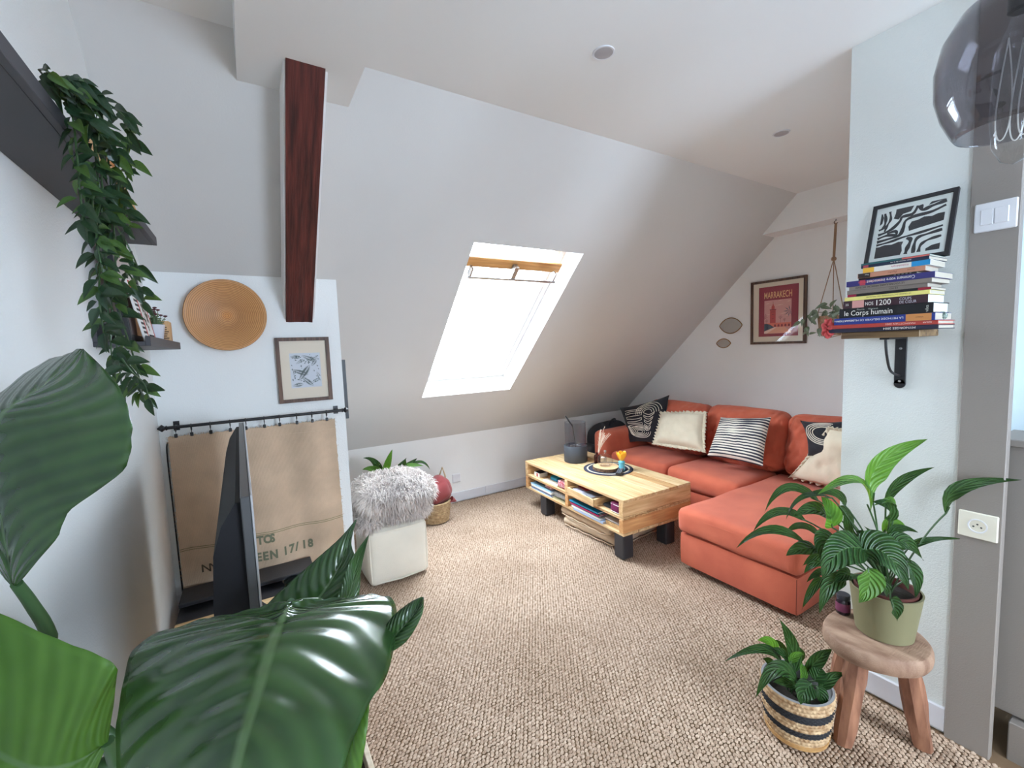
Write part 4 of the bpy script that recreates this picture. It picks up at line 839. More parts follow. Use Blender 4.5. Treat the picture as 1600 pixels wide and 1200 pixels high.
tb('navy_box', 'navy box on the far end of the lower table shelf above the notebooks', 'box', (.05, 1.06, z0+.052), (.2, 1.20, z0+.082), NAVY, .004)
ZIG = mat('zigzag_fabric', srgb(220, 218, 210), .9); nt = ZIG.node_tree; _w = nt.nodes.new('ShaderNodeTexWave'); _w.inputs['Scale'].default_value = 38; _w.inputs['Distortion'].default_value = 9; _w.bands_direction = 'Y'; _r = nt.nodes.new('ShaderNodeValToRGB'); _r.color_ramp.interpolation = 'CONSTANT'; _r.color_ramp.elements[0].color = (.015, .015, .018, 1); _r.color_ramp.elements[1].position = .62; _r.color_ramp.elements[1].color = (.75, .74, .7, 1); _t = nt.nodes.new('ShaderNodeTexCoord'); nt.links.new(_t.outputs['Object'], _w.inputs[0]); nt.links.new(_w.outputs[1], _r.inputs[0]); nt.links.new(_r.outputs[0], nt.nodes['Principled BSDF'].inputs['Base Color'])
t_ = thing('patterned_pouch', 'black and white patterned cloth pouch on the lower table shelf', 'pouch', MT @ V((.06, .8, z0)))
obj('body', MB().soft((.02, .685, z0+.014), (.16, .87, z0+.07), .022, 9, (.003, .003, .004), .004, 5, MT), ZIG, t_, smooth=True, ang=180); obj('rolled_end', MB().soft((.02, .90, z0+.062), (.10, 1.0, z0+.086), .01, 6, (0, 0, .004), .003, 1, MT), FLOR, t_, smooth=True, ang=180)
tb('olive_notebook', 'thin olive notebook under the patterned pouch', 'notebook', (.015, .685, z0), (.18, .87, z0+.012), None, .0005, [('cover', (.015, .685, z0), (.18, .87, z0+.0015), OLIV), ('pages', (.017, .687, z0+.0015), (.18, .869, z0+.0105), CREAMP), ('cover', (.015, .685, z0+.0105), (.18, .87, z0+.012), OLIV)])
stack([('notebook', 'white ring binder papers at the bottom of the near stack on the lower table shelf', 'folder', .014, LBL, -.04, -.012), ('notebook', 'white printed magazine in the near stack on the lower table shelf', 'magazine', .010, WHITEP, -.01, -.008),
       ('notebook', 'grey folder in the near stack on the lower table shelf', 'folder', .008, GRYP, .01, 0), ('notebook', 'bright pink folder in the near stack on the lower table shelf', 'folder', .009, PINKP, .012, -.002), ('notebook', 'black folder between the pink and the blue one on the lower table shelf', 'folder', .008, NAVY, .015, .0),
       ('notebook', 'sky blue folder on top of the near stack on the lower table shelf', 'folder', .011, SKY, .02, -.004)], .25, .60, .012, .24)
tb('magazine', 'black and white magazine at the near end of the lower table shelf', 'magazine', (.03, .06, z0+.03), (.24, .22, z0+.042), None, .0005, [('cover', (.03, .06, z0+.03), (.24, .22, z0+.0315), NAVY), ('pages', (.032, .062, z0+.0315), (.24, .219, z0+.0405), WHITEP), ('cover', (.03, .06, z0+.0405), (.24, .22, z0+.042), WHITEP)])
tb('small_wooden_box', 'small brown wooden box at the near end of the lower table shelf', 'box', (.03, .06, z0), (.22, .215, z0+.029), PINE_X, .003)

# on the table top
zt_ = .4312
c = V((2.53, 3.085, zt_)); t = thing('tabletop_fireplace', 'round anthracite tabletop burner with a glass cylinder and black rod', 'burner', c)
ANT = mat('anthracite_metal', (.045, .052, .066), .55)
obj('base', MB().lathe([(.0005, 0), (.104, 0), (.107, .004), (.107, .146), (.104, .150), (.09, .150), (.088, .138), (.05, .136), (.048, .128), (.03, .126), (.0005, .126)], c, 48), ANT, t, smooth=True)
obj('burner_ring', MB().lathe([(.048, .137), (.05, .142), (.035, .144), (.032, .137)], c, 32), CHROME, t, smooth=True)
obj('glass_cylinder', MB().lathe([(.097, .1505), (.097, .365), (.0945, .365), (.0945, .1505)], c, 48), glass('clear_cylinder_glass', (.86, .87, .90), 1.6), t, smooth=True)
obj('rod', MB().tube([c+V((-.005, -.01, .14)), c+V((-.03, .0, .33)), c+V((-.05, .01, .36))], .0035, 8).tube([c+V((-.03, .0, .33)), c+V((-.085, .03, .425))], .007, 8), BLACK, t, smooth=True)
c = V((2.576, 2.712, zt_)); t = thing('round_placemat', 'round dark woven placemat with pale rings on the coffee table', 'placemat', c)
DKJ = mat('navy_jute', srgb(46, 50, 68), .95, bump=.6, bs=160); PLJ = mat('pale_jute', srgb(206, 196, 176), .95, bump=.6, bs=160)
for r0_, r1_, m_ in ((.0005, .10, DKJ), (.10, .112, PLJ), (.112, .167, DKJ), (.167, .182, PLJ), (.182, .208, DKJ)):
    n_ = max(2, int((r1_-r0_)/.007)); prf = []
    for k in range(n_*3+1): s = k/(n_*3); prf.append((r0_+(r1_-r0_)*s, .0035+.0018*abs(math.sin(s*n_*math.pi))))
    obj('ring', MB().lathe([(r0_, 0)]+prf+[(r1_, 0)], c, 56), m_, t, smooth=True, ang=80)
c = V((2.542, 2.70, zt_+.0055)); t = thing('wood_slice', 'round slice of tree trunk with bark on the placemat', 'wood slice', c)
def bark(u, v): a = u*2*math.pi; r = .108*(1+.03*math.sin(a*3+1)+.02*math.sin(a*17)*(1 if .05 < v < .95 else 0)+.012*math.sin(a*41)); return c+V((r*math.cos(a), r*math.sin(a), v*.026))
obj('bark', MB().grid(bark, 96, 4, closeu=True), mat('bark', srgb(112, 84, 64), .9, var=.5, vs=60, bump=.8, bs=80), t, smooth=True)
sl = MB(); sl.v = [bark(k/96, 1)*.0+c+(bark(k/96, 1)-c)*V((1, 1, 1)).x for k in range(96)]; sl.v = [V((c.x+(p.x-c.x)*.99, c.y+(p.y-c.y)*.99, c.z+.0265)) for p in sl.v]; sl.f = [tuple(range(96))]
SLW = mat('slice_wood', srgb(228, 192, 146), .6, var=.15, vs=12)
obj('cut_face', sl, SLW, t)
c = V((2.548, 2.715, zt_+.032)); t = thing('glass_cloche', 'small round glass dome with a knob standing on the wood slice', 'glass dome', c)
CLG = glass('thin_dome_glass', (.94, .93, .93), 1.5)
obj('dome', MB().lathe([(.050, 0), (.062, .018), (.066, .045), (.060, .072), (.044, .092), (.02, .102), (.010, .104), (.009, .108), (.010, .112), (.004, .113), (.0005, .113)], c, 40), CLG, t, smooth=True, ang=180)
obj('knob', MB().lathe([(.006, .113), (.011, .120), (.011, .130), (.006, .134), (.0005, .135)], c, 16), STEEL, t, smooth=True)
obj('inner_bottle', MB().lathe([(.0005, .001), (.045, .001), (.038, .012), (.012, .05), (.010, .085), (.007, .085), (.009, .05), (.0005, .01)], c, 28), CLG, t, smooth=True, ang=180)
c = V((2.60, 2.872, zt_+.006)); t = thing('amber_vase', 'small amber glass bottle with dried pampas grass on the placemat', 'vase', c)
obj('bottle', MB().lathe([(.0005, .001), (.027, .001), (.029, .005), (.029, .07), (.024, .08), (.012, .085), (.011, .096), (.014, .098), (.014, .101), (.0085, .101), (.0085, .085), (.02, .078), (.026, .068), (.026, .006), (.0005, .005)], c, 28), glass('amber_glass', (.55, .2, .12), 1.5), t, smooth=True, ang=60)
gm = MB(); rr = random.Random(21); PAMP = mat('dried_grass', srgb(232, 214, 196), .95)
for k in range(13):
    top = c+V((rr.uniform(.0, .11), rr.uniform(-.09, .01), rr.uniform(.22, .33))); cur = bez(c+V((0, 0, .02)), c+V((.01, -.01, .16)), top, 8)
    gm.tube(cur, .0012, 4)
    for q in range(26):
        f = .5+.5*q/26; i = int(f*7.9); p = cur[i].lerp(cur[min(8, i+1)], f*7.9-i); d = V((rr.uniform(-1, 1), rr.uniform(-1, 1), rr.uniform(.2, 1.4))).normalized(); gm.tube([p, p+d*rr.uniform(.008, .018)], [.0016, .0006], 3)
o = obj('dried_grass', gm, PAMP, t); o['kind'] = 'stuff'
c = V((2.625, 2.60, zt_+.0055)); t = thing('tulip_candle_holder', 'yellow tulip shaped candle holder on a light blue stem base', 'candle holder', c)
obj('stem_base', MB().lathe([(.0005, 0), (.027, 0), (.029, .004), (.026, .02), (.024, .045), (.028, .07), (.016, .082), (.0005, .083)], c, 28), mat('light_blue_ceramic', srgb(96, 176, 196), .35), t, smooth=True)
YEL = mat('yellow_ceramic', srgb(248, 176, 44), .35)
for k in range(6):
    a0 = k*math.pi/3+(.0 if k % 2 else .1); r_ = .036 if k % 2 else .040
    def pet(u, v, a0=a0, r_=r_): a = a0+(u-.5)*1.25; rad = r_*(.35+.65*math.sin(min(1, v*1.15)*math.pi/2))*(1+.08*v); zt = .078+.078*v*(1-.26*(abs(u-.5)*2)**2.2*v); return c+V((rad*math.cos(a), rad*math.sin(a), zt))
    o = obj('petal', MB().grid(pet, 8, 8), YEL, t, smooth=True, ang=180); sd = o.modifiers.new('thick', 'SOLIDIFY'); sd.thickness = .003
RC = Matrix.Translation((2.556, 2.555, zt_+.006)) @ Matrix.Rotation(math.radians(-52), 4, 'Z')
t = thing('remote_control', 'black remote control lying on the edge of the placemat', 'remote control', (2.556, 2.555, zt_+.006))
obj('body', MB().box((0, 0, .009), (.05, .17, .017), .006, RC, 2), mat('black_plastic', (.015, .015, .018), .35), t, smooth=True)
KEY = mat('grey_key', (.22, .22, .25), .5)
for iy in range(7):
    for ix in range(3): obj('button', MB().box(((ix-1)*.014, -.062+iy*.019, .0185), (.009, .009, .003), .001, RC), KEY if (ix+iy) % 4 else REDP if iy == 6 else KEY, t)
# floor cushions under the table
TUFT = mat('beige_tufted_cotton', srgb(206, 184, 158), .95, bump=.4, bs=300, sheen=.1)
for k, (zz, dx, dy, lb) in enumerate(((.0065, 0, 0, 'beige tufted floor cushion lying on the carpet under the coffee table'), (.085, -.015, .02, 'beige tufted floor cushion on top of the other one under the coffee table'))):
    x0, y0, W_, D_ = 2.185+dx, 2.27+dy, .56, .58; R_ = Matrix.Translation((x0+W_/2, y0+D_/2, 0)) @ Matrix.Rotation(math.radians(4-k*5), 4, 'Z') @ Matrix.Translation((-x0-W_/2, -y0-D_/2, 0))
    t = thing('floor_cushion', lb, 'cushion', (x0+W_/2, y0+D_/2, zz), 'tufted floor cushions')
    m_ = MB().soft((x0, y0, zz), (x0+W_, y0+D_, zz+.074), .032, 30, (0, 0, 0), 0, 0, None, (36, 36, 5))
    q_ = []
    for p in m_.v:
        gx_, gy2 = (p.x-x0)/W_*4, (p.y-y0)/D_*4; s = (abs(math.sin(gx_*math.pi))*abs(math.sin(gy2*math.pi)))**.5; z_c = zz+.037
        sc_ = (1+.03*abs(math.sin(gy2*math.pi*1.5+gx_*math.pi*1.5)))
        q_.append(R_ @ V((x0+W_/2+(p.x-x0-W_/2)*sc_, y0+D_/2+(p.y-y0-D_/2)*sc_, z_c+(p.z-z_c)*(.70+.34*s))))
    m_.v = q_; o = obj('cover', m_, TUFT, t, smooth=True, ang=180)
    ed = [R_ @ V((x0+W_/2+(W_/2+.006)*max(-1, min(1, 1.3*math.cos(a)))*1.015, y0+D_/2+(D_/2+.006)*max(-1, min(1, 1.3*math.sin(a)))*1.015, zz+.01+.003*math.sin(a*18))) for a in [i*math.pi/40 for i in range(80)]]
    obj('piping', MB().tube(ed, .004, 6, True), TUFT, t, smooth=True)
# ------------------------------------------------------------ knee wall corner: pouf, blanket, plant, basket
CANV = mat('ecru_canvas', srgb(228, 222, 208), .9, var=.05, vs=6, bump=.35, bs=350)
t = thing('pouf', 'cream canvas cube pouf with piped edges beside the chimney breast', 'pouf', (.755, 2.94, 0))
obj('cover', MB().soft((.565, 2.75, .002), (.955, 3.14, .37), .035, 16, (.018, .018, .01), .006, 3), CANV, t, smooth=True, ang=180)
for x, y in ((.577, 2.762), (.943, 2.762), (.577, 3.128), (.943, 3.128)): obj('piping', MB().tube([(x+(x-.76)*.02*math.sin(s*3.1), y-.001, .03+.32*s) for s in [i/10 for i in range(11)]], .006, 7), CANV, t, smooth=True)
for z in (.022, .352): obj('piping', MB().tube([(.60, 2.757, z), (.76, 2.747, z-.006*(z < .1)), (.92, 2.757, z)], .0055, 7).tube([(.572, 2.79, z), (.566, 2.95, z), (.572, 3.1, z)], .0055, 7).tube([(.948, 2.79, z), (.955, 2.95, z), (.948, 3.1, z)], .0055, 7), CANV, t, smooth=True)
FUR = mat('fluffy_fur', srgb(232, 223, 217), .9, col2=srgb(190, 180, 176), vs=9, sheen=.3)
FURB = mat('blanket_backing', srgb(186, 178, 174), .95)
t = thing('fluffy_blanket', 'fluffy pale grey faux fur blanket folded in a heap on the pouf', 'blanket', (.78, 2.93, .37))
lay = [MB().soft((.57, 2.775, .375), (.985, 3.12, .49), .05, 16, (.02, .01, .02), .02, 3, fs_=6), MB().soft((.545, 2.715, .478), (1.01, 3.13, .635), .075, 18, (.02, .02, .045), .02, 8, fs_=6), MB().soft((.53, 2.76, .372), (.66, 2.96, .45), .035, 10, (.01, .01, .01), .015, 5, fs_=9)]
for l in lay: obj('fold', l, FURB, t, smooth=True, ang=180)
def fur(layers, n, L0, L1, seed):
    rng = random.Random(seed); mb = MB(); tris = []
    for l in layers:
        for f in l.f:
            a, b, c, d = [l.v[i] for i in f]; n_ = (c-a).cross(d-b); ar = n_.length/2
            if ar > 1e-9: tris.append((a, b, c, d, n_.normalized(), ar))
    tot = sum(x[5] for x in tris)
    for a, b, c, d, nn, ar in tris:
        k = ar/tot*n; k = int(k)+(rng.random() < k-int(k))
        for _ in range(k):
            u, v = rng.random(), rng.random(); p = a*(1-u)*(1-v)+b*u*(1-v)+c*u*v+d*(1-u)*v
            cl = mnoise.noise_vector(p*22); e = (nn+V((rng.uniform(-.45, .45), rng.uniform(-.45, .45), rng.uniform(-.55, .25)))+cl*.8+V((0, -.1, -.35))).normalized(); L = rng.uniform(L0, L1)
            s = nn.cross(e); s = s.normalized()*.0024 if s.length > 1e-4 else V((.0024, 0, 0)); q = p+e*L*.55+nn*.003; r = p+e*L+V((0, 0, -L*.3))
            mb.add([p-s, p+s, q+s*.9, q-s*.9, r], [(0, 1, 2, 3), (3, 2, 4)])
    return mb
o = obj('pile', fur(lay, 17000, .022, .046, 4), FUR, t); o['kind'] = 'stuff'
def blade(mb, b, m, tp, w, nrm=None, fold=.14, wav=.0, n=12, vein=.0012, roll=0., sharp=.62):
    cur = bez(b, V(m)*2-(V(b)+V(tp))/2, tp, n); seed = random.random()*50
    for i, p in enumerate(cur):
        v = i/n; tan = (cur[min(i+1, n)]-cur[max(i-1, 0)]).normalized(); up = (nrm or (-CF+V((0, 0, .8))))
        sd = tan.cross(up); sd = sd.normalized() if sd.length > 1e-5 else tan.orthogonal(); sd = (Matrix.Rotation(roll, 3, tan) @ sd); nn = sd.cross(tan).normalized(); nn = nn if nn.dot(up) > 0 else -nn
        ww = w*.5*max(.0, math.sin(math.pi*min(1, v)**sharp))**.85 if v > 0 else .001
        for j in range(-3, 4):
            s = j/3; mb.uv.append((s, v*(w/.06)**.5, 0)); mb.v.append(p+sd*(s*ww)+nn*(abs(s)*ww*fold*1.6+0+wav*math.sin(v*9+seed)*s))
    N0 = len(mb.v)-(n+1)*7
    for i in range(n):
        for j in range(6): a = N0+i*7+j; mb.f.append((a, a+1, a+8, a+7))
    return mb
t = thing('potted_plant', 'leafy green plant in a dark pot behind the pouf at the low wall', 'plant', (.90, 3.45, 0))
obj('pot', MB().lathe([(.0005, .0), (.10, .0), (.14, .26), (.145, .27), (.13, .27), (.12, .22), (.0005, .22)], (.90, 3.45, 0), 32), mat('black_pot', (.018, .02, .024), .5), t, smooth=True)
for (bx, by), (mx_, my), (tx, ty), w, br in (((600, 745), (607, 722), (613, 702), 11, 1), ((598, 742), (584, 722), (567, 716), 11, 0), ((600, 750), (585, 735), (566, 734), 14, 1), ((612, 742), (622, 730), (636, 715), 8, 0), ((618, 742), (638, 728), (652, 716), 14, 0), ((620, 738), (640, 728), (662, 728), 10, 1), ((630, 738), (655, 722), (672, 734), 7, 0), ((590, 752), (580, 745), (552, 753), 8, 1), ((592, 745), (592, 730), (590, 722), 12, 0), ((606, 745), (604, 732), (600, 725), 14, 1), ((640, 748), (655, 745), (677, 758), 8, 1), ((585, 775), (565, 768), (551, 775), 12, 0), ((585, 790), (566, 790), (552, 800), 12, 0), ((632, 745), (632, 728), (634, 716), 9, 0), ((622, 745), (648, 738), (668, 745), 12, 0)):
    yy = 3.40+random.uniform(-.10, .10); ds = yy/679; bl = blade(MB(), ony(bx, by, yy), ony(mx_, my, yy-.02), ony(tx, ty, yy-.05), w*yy*1.08/679, roll=random.uniform(-.4, .4))
    lf = obj('leaf', bl, GREEN if not br else GREEN2, t, smooth=True, ang=180); obj('stalk', MB().tube([ony(bx, by, yy), ((ony(bx, by, yy)+V((.90, 3.45, .4)))/2), V((.90+random.uniform(-.03, .03), 3.45, .215))], .004, 5), STEM, lf, smooth=True)
c = V((1.32, 3.58, 0)); t = thing('wicker_basket', 'round wicker basket with rope handles standing by the low wall', 'basket', c)
WICK = mat('wicker', srgb(196, 170, 132), .9, col2=srgb(150, 120, 86), vs=50, bump=.5, bs=150)
for k in range(11): obj('coil', MB().tube([c+V(((.118+.0022*k)*math.cos(a), (.118+.0022*k)*math.sin(a), .011+.0165*k)) for a in [i*math.pi/16 for i in range(32)]], .0085, 6, True), WICK, t, smooth=True)
obj('basket_bottom', MB().lathe([(.0005, .004), (.116, .004), (.116, .01), (.0005, .01)], c, 32), WICK, t)
for a0 in (-2.5, .6): obj('handle', MB().tube([c+V((.14*math.cos(a0-.35), .14*math.sin(a0-.35), .18)), c+V((.15*math.cos(a0-.2), .15*math.sin(a0-.2), .36)), c+V((.15*math.cos(a0), .15*math.sin(a0), .435)), c+V((.15*math.cos(a0+.2), .15*math.sin(a0+.2), .36)), c+V((.14*math.cos(a0+.35), .14*math.sin(a0+.35), .18))], .007, 6), WICK, t, smooth=True)
t = thing('red_cushion', 'dusty red cushion stuffed on top of the wicker basket', 'cushion', (1.32, 3.56, .17))
MR = Matrix.Translation((1.32, 3.54, .28)) @ Matrix.Rotation(math.radians(-18), 4, 'Y') @ Matrix.Translation((-1.32, -3.54, -.28))
obj('cover', MB().soft((1.20, 3.45, .165), (1.455, 3.66, .36), .075, 14, (.01, .02, .02), .016, 6, MR, fs_=6), mat('dusty_red_linen', srgb(138, 58, 60), .9, bump=.3, bs=400, sheen=.2), t, smooth=True, ang=180)
obj('corner', MB().lathe([(.03, 0), (.018, .03), (.004, .055), (.0005, .056)], (1.44, 3.48, .19), 10, Matrix.Rotation(math.radians(120), 4, 'Y')), bpy.data.materials['dusty_red_linen'], t, smooth=True)

# ------------------------------------------------------------ gable wall
BRASS = mat('aged_brass', srgb(150, 112, 60), .35, metal=.9); MIR = mat('mirror_glass', (.62, .64, .62), .06, metal=1)
def eye(cy, cz, hw, hh, lb):
    pts = [(hw*math.cos(a), hh*math.sin(a)*(1-.0*abs(math.cos(a)))) for a in [i*math.pi/24 for i in range(48)]]
    def lens(k): s = -1+2*k/24; return hw*s, hh*(1-s*s)**.8
    up = [lens(k) for k in range(25)]; pts = [(-a, b) for a, b in up]+[(-a, -b) for a, b in reversed(up[1:-1])]
    t = thing('eye_mirror', lb, 'mirror', (XG, cy, cz-hh), 'small eye shaped wall mirrors')
    B = basis((XG-.004, cy, cz), (0, -1, 0), UZ); obj('mirror', MB().poly(pts, B, .001), MIR, t)
    obj('rim', MB().tube([B[0]+B[1]*a+B[2]*b+B[3]*.0 for a, b in pts], .0042, 6, True), BRASS, t, smooth=True)
eye(2.510, 1.629, .115, .074, 'larger eye shaped brass rimmed mirror above the small one'); eye(2.583, 1.461, .075, .044, 'smaller eye shaped brass rimmed mirror below the larger one')
Bm = basis((XG-.001, 2.304, 1.442), (0, -1, 0), UZ); Bm = (Bm[0], Bm[1]*1.03, Bm[2]*1.03, Bm[3])
t, z_ = frame('framed_poster', 'walnut framed red travel poster reading MARRAKECH on the gable wall', Bm, .452, .548, .02, .024, DARKW, cat='poster', matm=CREAMP)
P_ = lambda h: (Bm[0]+Bm[3]*(z_+h), Bm[1], Bm[2], Bm[3])
def pm_(n, c, r=.8): return mat(n, srgb(*c), r)
MAR = pm_('poster_maroon', (150, 56, 70)); SKYP = pm_('poster_pink_sky', (214, 156, 150)); TOW = pm_('poster_red_tower', (190, 72, 70)); TEAL = pm_('poster_slate', (78, 92, 108)); SAL = pm_('poster_salmon', (222, 120, 104)); SAND = pm_('poster_sand', (232, 168, 142)); CLD = pm_('poster_cloud', (240, 206, 192)); GOLDT = pm_('poster_gold_text', (240, 190, 140)); DRED = pm_('poster_dark_red', (134, 52, 60))
R4 = lambda a, b, c, d: [(a, b), (c, b), (c, d), (a, d)]
obj('poster_ground', MB().poly(R4(.068, .066, .392, .492), P_(.0003)), MAR, t)
obj('poster_sky', MB().poly(R4(.116, .09, .338, .375), P_(.0006)), SKYP, t)
cl = MB()
for x, y, w_ in ((.125, .345, .04), (.15, .318, .07), (.21, .327, .07), (.30, .352, .035), (.24, .255, .06), (.29, .235, .045), (.125, .25, .045), (.23, .365, .04)): cl.poly([(x, y), (x+w_*.5, y+.001), (min(.337, x+w_), y+.006), (x+w_*.5, y+.005)], P_(.0009))
obj('poster_clouds', cl, CLD, t)
obj('poster_tower', MB().poly(R4(.165, .18, .212, .292), P_(.0012)).poly(R4(.177, .298, .203, .325), P_(.0012)).poly([(.183, .325), (.197, .325), (.190, .352)], P_(.0012)), TOW, t)
obj('poster_tower_detail', MB().poly(R4(.162, .290, .216, .298), P_(.0013)).poly(R4(.182, .25, .195, .256), P_(.0013)).poly(R4(.182, .214, .195, .22), P_(.0013)).poly(R4(.175, .272, .202, .277), P_(.0013)).poly([(.188, .35), (.192, .35), (.190, .372)], P_(.0013)), DRED, t)
obj('poster_town', MB().poly(R4(.116, .145, .338, .18), P_(.0010)), SAL, t)
ar = MB()
for k in range(5): x = .20+k*.028; ar.poly([(x, .147)]+[(x+.008+.008*math.cos(a), .160+.008*math.sin(a)) for a in [math.pi-i*math.pi/6 for i in range(7)]]+[(x+.016, .147)], P_(.0013))
obj('poster_arches', ar, DRED, t)
obj('poster_road', MB().poly([(.14, .092), (.338, .092), (.335, .10), (.285, .145), (.22, .143)], P_(.0014)), SAND, t)
obj('poster_hedge', MB().poly([(.1165, .112), (.20, .143), (.165, .168), (.14, .176), (.1165, .176)], P_(.0015)), TEAL, t)
obj('poster_kerb', MB().poly([(.1165, .093), (.14, .093), (.225, .143), (.20, .143), (.1165, .108)], P_(.0014)), CLD, t)
pmb = MB()
def palm(cx, cy, r, k0, mb_, th=.012, n=8, x1=.338, x0=.1165):
    for k in range(n):
        a = k0+k*2*math.pi/n; e = (cx+r*math.cos(a), cy+r*math.sin(a)*.95); m2 = (cx+r*.55*math.cos(a+.12), cy+r*.55*math.sin(a+.12)); m3 = (cx+r*.55*math.cos(a-.12), cy+r*.55*math.sin(a-.12))
        pp = [(min(x1, max(x0, q[0])), q[1]) for q in ((cx, cy), m3, e, m2)]
        if len(set(pp)) == 4: mb_.poly(pp, P_(.0016))
palm(.325, .272, .052, .3, pmb, n=9); obj('poster_palm', pmb, TEAL, t)
p2 = MB(); palm(.122, .238, .030, .5, p2); palm(.252, .225, .019, .2, p2); palm(.284, .205, .016, .5, p2); palm(.137, .200, .017, .1, p2)
p2.poly(R4(.2512, .18, .2528, .225), P_(.0014)).poly(R4(.2832, .18, .2848, .205), P_(.0014)).poly(R4(.1362, .18, .1378, .2), P_(.0014)); o = obj('poster_small_palms', p2, DRED, t); o['kind'] = 'stuff'
obj('poster_title', text_mb('MARRAKECH', .078, (Bm[0]+Bm[1]*.228+Bm[2]*.392+Bm[3]*z_, Bm[1], Bm[2], Bm[3]), .001, sx=.50, align='CENTER', bold=.0008), GOLDT, t)
# hanging planter
hk = V((3.852, 1.578, 2.368)); t = thing('hanging_planter', 'woven hanging planter with striped trailing leaves on a macrame cord', 'plant', (hk.x, 1.6, 1.49))
CRD = mat('macrame_cord', srgb(150, 118, 92), .9); pc2 = V((3.70, 1.585, 1.50))
pc2 = V((hk.x-.02, 1.585, 1.50)); kn = V((hk.x-.01, 1.582, 2.075))
obj('hook', MB().tube([hk, hk-V((0, 0, .012))]+[hk+V((0, .012*math.sin(a), -.024+.012*math.cos(a))) for a in [i*math.pi/5 for i in range(1, 8)]], .0028, 6), BLACK, t, smooth=True)
obj('cord', MB().tube([hk+V((0, .0, -.03)), kn], .0085, 6), CRD, t, smooth=True); obj('knot', MB().lathe([(.0005, -.018), (.014, -.012), (.018, 0), (.013, .012), (.0005, .018)], kn, 10), CRD, t, smooth=True)
for a in (.3, 2.5, 4.4): obj('cord', MB().tube([kn, pc2+V((.10*math.cos(a), .10*math.sin(a), .16)), pc2+V((.08*math.cos(a), .08*math.sin(a), .0)), pc2+V((0, 0, -.015))], .0032, 5), CRD, t, smooth=True)
obj('pot', MB().lathe([(.0005, 0), (.062, 0), (.088, .14), (.092, .148), (.084, .148), (.08, .12), (.0005, .12)], pc2, 28), mat('woven_seagrass_pot', srgb(176, 146, 118), .9, col2=srgb(140, 108, 84), vs=60, bump=.6, bs=120), t, smooth=True)
def zebra():
    m = mat('striped_leaf', (.05, .10, .04), .4, trans=.15); nt = m.node_tree; tc = nt.nodes.new('ShaderNodeTexCoord'); wv = nt.nodes.new('ShaderNodeTexWave'); wv.bands_direction = 'Y'; wv.inputs['Scale'].default_value = 4.4; rp = nt.nodes.new('ShaderNodeValToRGB')
    rp.color_ramp.elements[0].color = (.035, .07, .03, 1); rp.color_ramp.elements[0].position = .45; rp.color_ramp.elements[1].color = (.34, .40, .30, 1); rp.color_ramp.elements[1].position = .6
    nt.links.new(tc.outputs['Object'], wv.inputs[0]); nt.links.new(wv.outputs[1], rp.inputs[0]); nt.links.new(rp.outputs[0], nt.nodes['Principled BSDF'].inputs['Base Color']); return m
zl = unit_leaf('striped_leaf', .42, .2, .15, 7, zebra()); rr = random.Random(33)
for (x, y) in ((1275, 485), (1282, 480), (1290, 484), (1270, 490), (1297, 480), (1303, 478), (1308, 488), (1286, 492), (1262, 492), (1255, 498), (1268, 500), (1262, 510), (1258, 512), (1264, 522), (1254, 524), (1285, 500), (1280, 512), (1288, 520), (1284, 515), (1295, 492), (1300, 497), (1278, 490), (1310, 482), (1270, 484), (1252, 503), (1293, 474), (1266, 496)):
    p = onx(x, y, pc2.x-rr.uniform(.02, .10)); d = V((rr.uniform(-.8, .1), rr.uniform(-1, 1), rr.uniform(-1, .35))); leaf_copy(zl, t, p, d, V((-1, -.2, .6)), rr.uniform(.055, .09))
for q in (((1290, 488), (1272, 488), (1260, 495), (1256, 508), (1262, 522)), ((1285, 490), (1282, 500), (1286, 515), (1289, 528)), ((1300, 490), (1303, 482), (1306, 476))):
    obj('vine_stem', MB().tube([onx(a, b, pc2.x-.06) for a, b in q], .0025, 5), STEM, t, smooth=True)

# ------------------------------------------------------------ right wall: shelf, bracket, books, print
SHX, SY0, SY1 = 1.955, .545, .775
t = thing('wall_shelf', 'small rough wooden shelf on a black iron bracket holding the stack of books', 'shelf', (XR, .66, 1.49))
SHW = wood('rough_shelf_wood', srgb(150, 122, 86), srgb(98, 74, 52), 'Y', 1.2)
obj('board', MB().span((SHX, SY0, 1.484), (XR, SY1, 1.508), .002), SHW, t)
br = obj('bracket', MB().span((XR-.007, .630, 1.305), (XR, .665, 1.484), .001).span((SHX+.02, .633, 1.477), (XR, .662, 1.4838), .001).lathe([(.0005, 0), (.0175, 0), (.0175, .007), (.0005, .007)], (XR-.007, .6475, 1.305), 20, Matrix(((0, 0, 1, 0), (0, 1, 0, 0), (-1, 0, 0, 0), (0, 0, 0, 1)))), BLACK, t)
obj('brace', MB().tube(crom([(SHX+.03, .647, 1.477), (SHX+.045, .647, 1.42), (SHX+.085, .647, 1.36), (XR-.01, .647, 1.335)], 16), .0045, 8), BLACK, br, smooth=True)
for z in (1.315, 1.44): obj('screw', MB().lathe([(.005, 0), (.004, .002), (.0005, .003)], (XR-.0072, .6475, z), 10, Matrix(((0, 0, -1, 0), (0, 1, 0, 0), (1, 0, 0, 0), (0, 0, 0, 1)))), STEEL, br)
BX = 1.905
UY = V((0, -1, 0)); FN = V((-1, 0, 0))
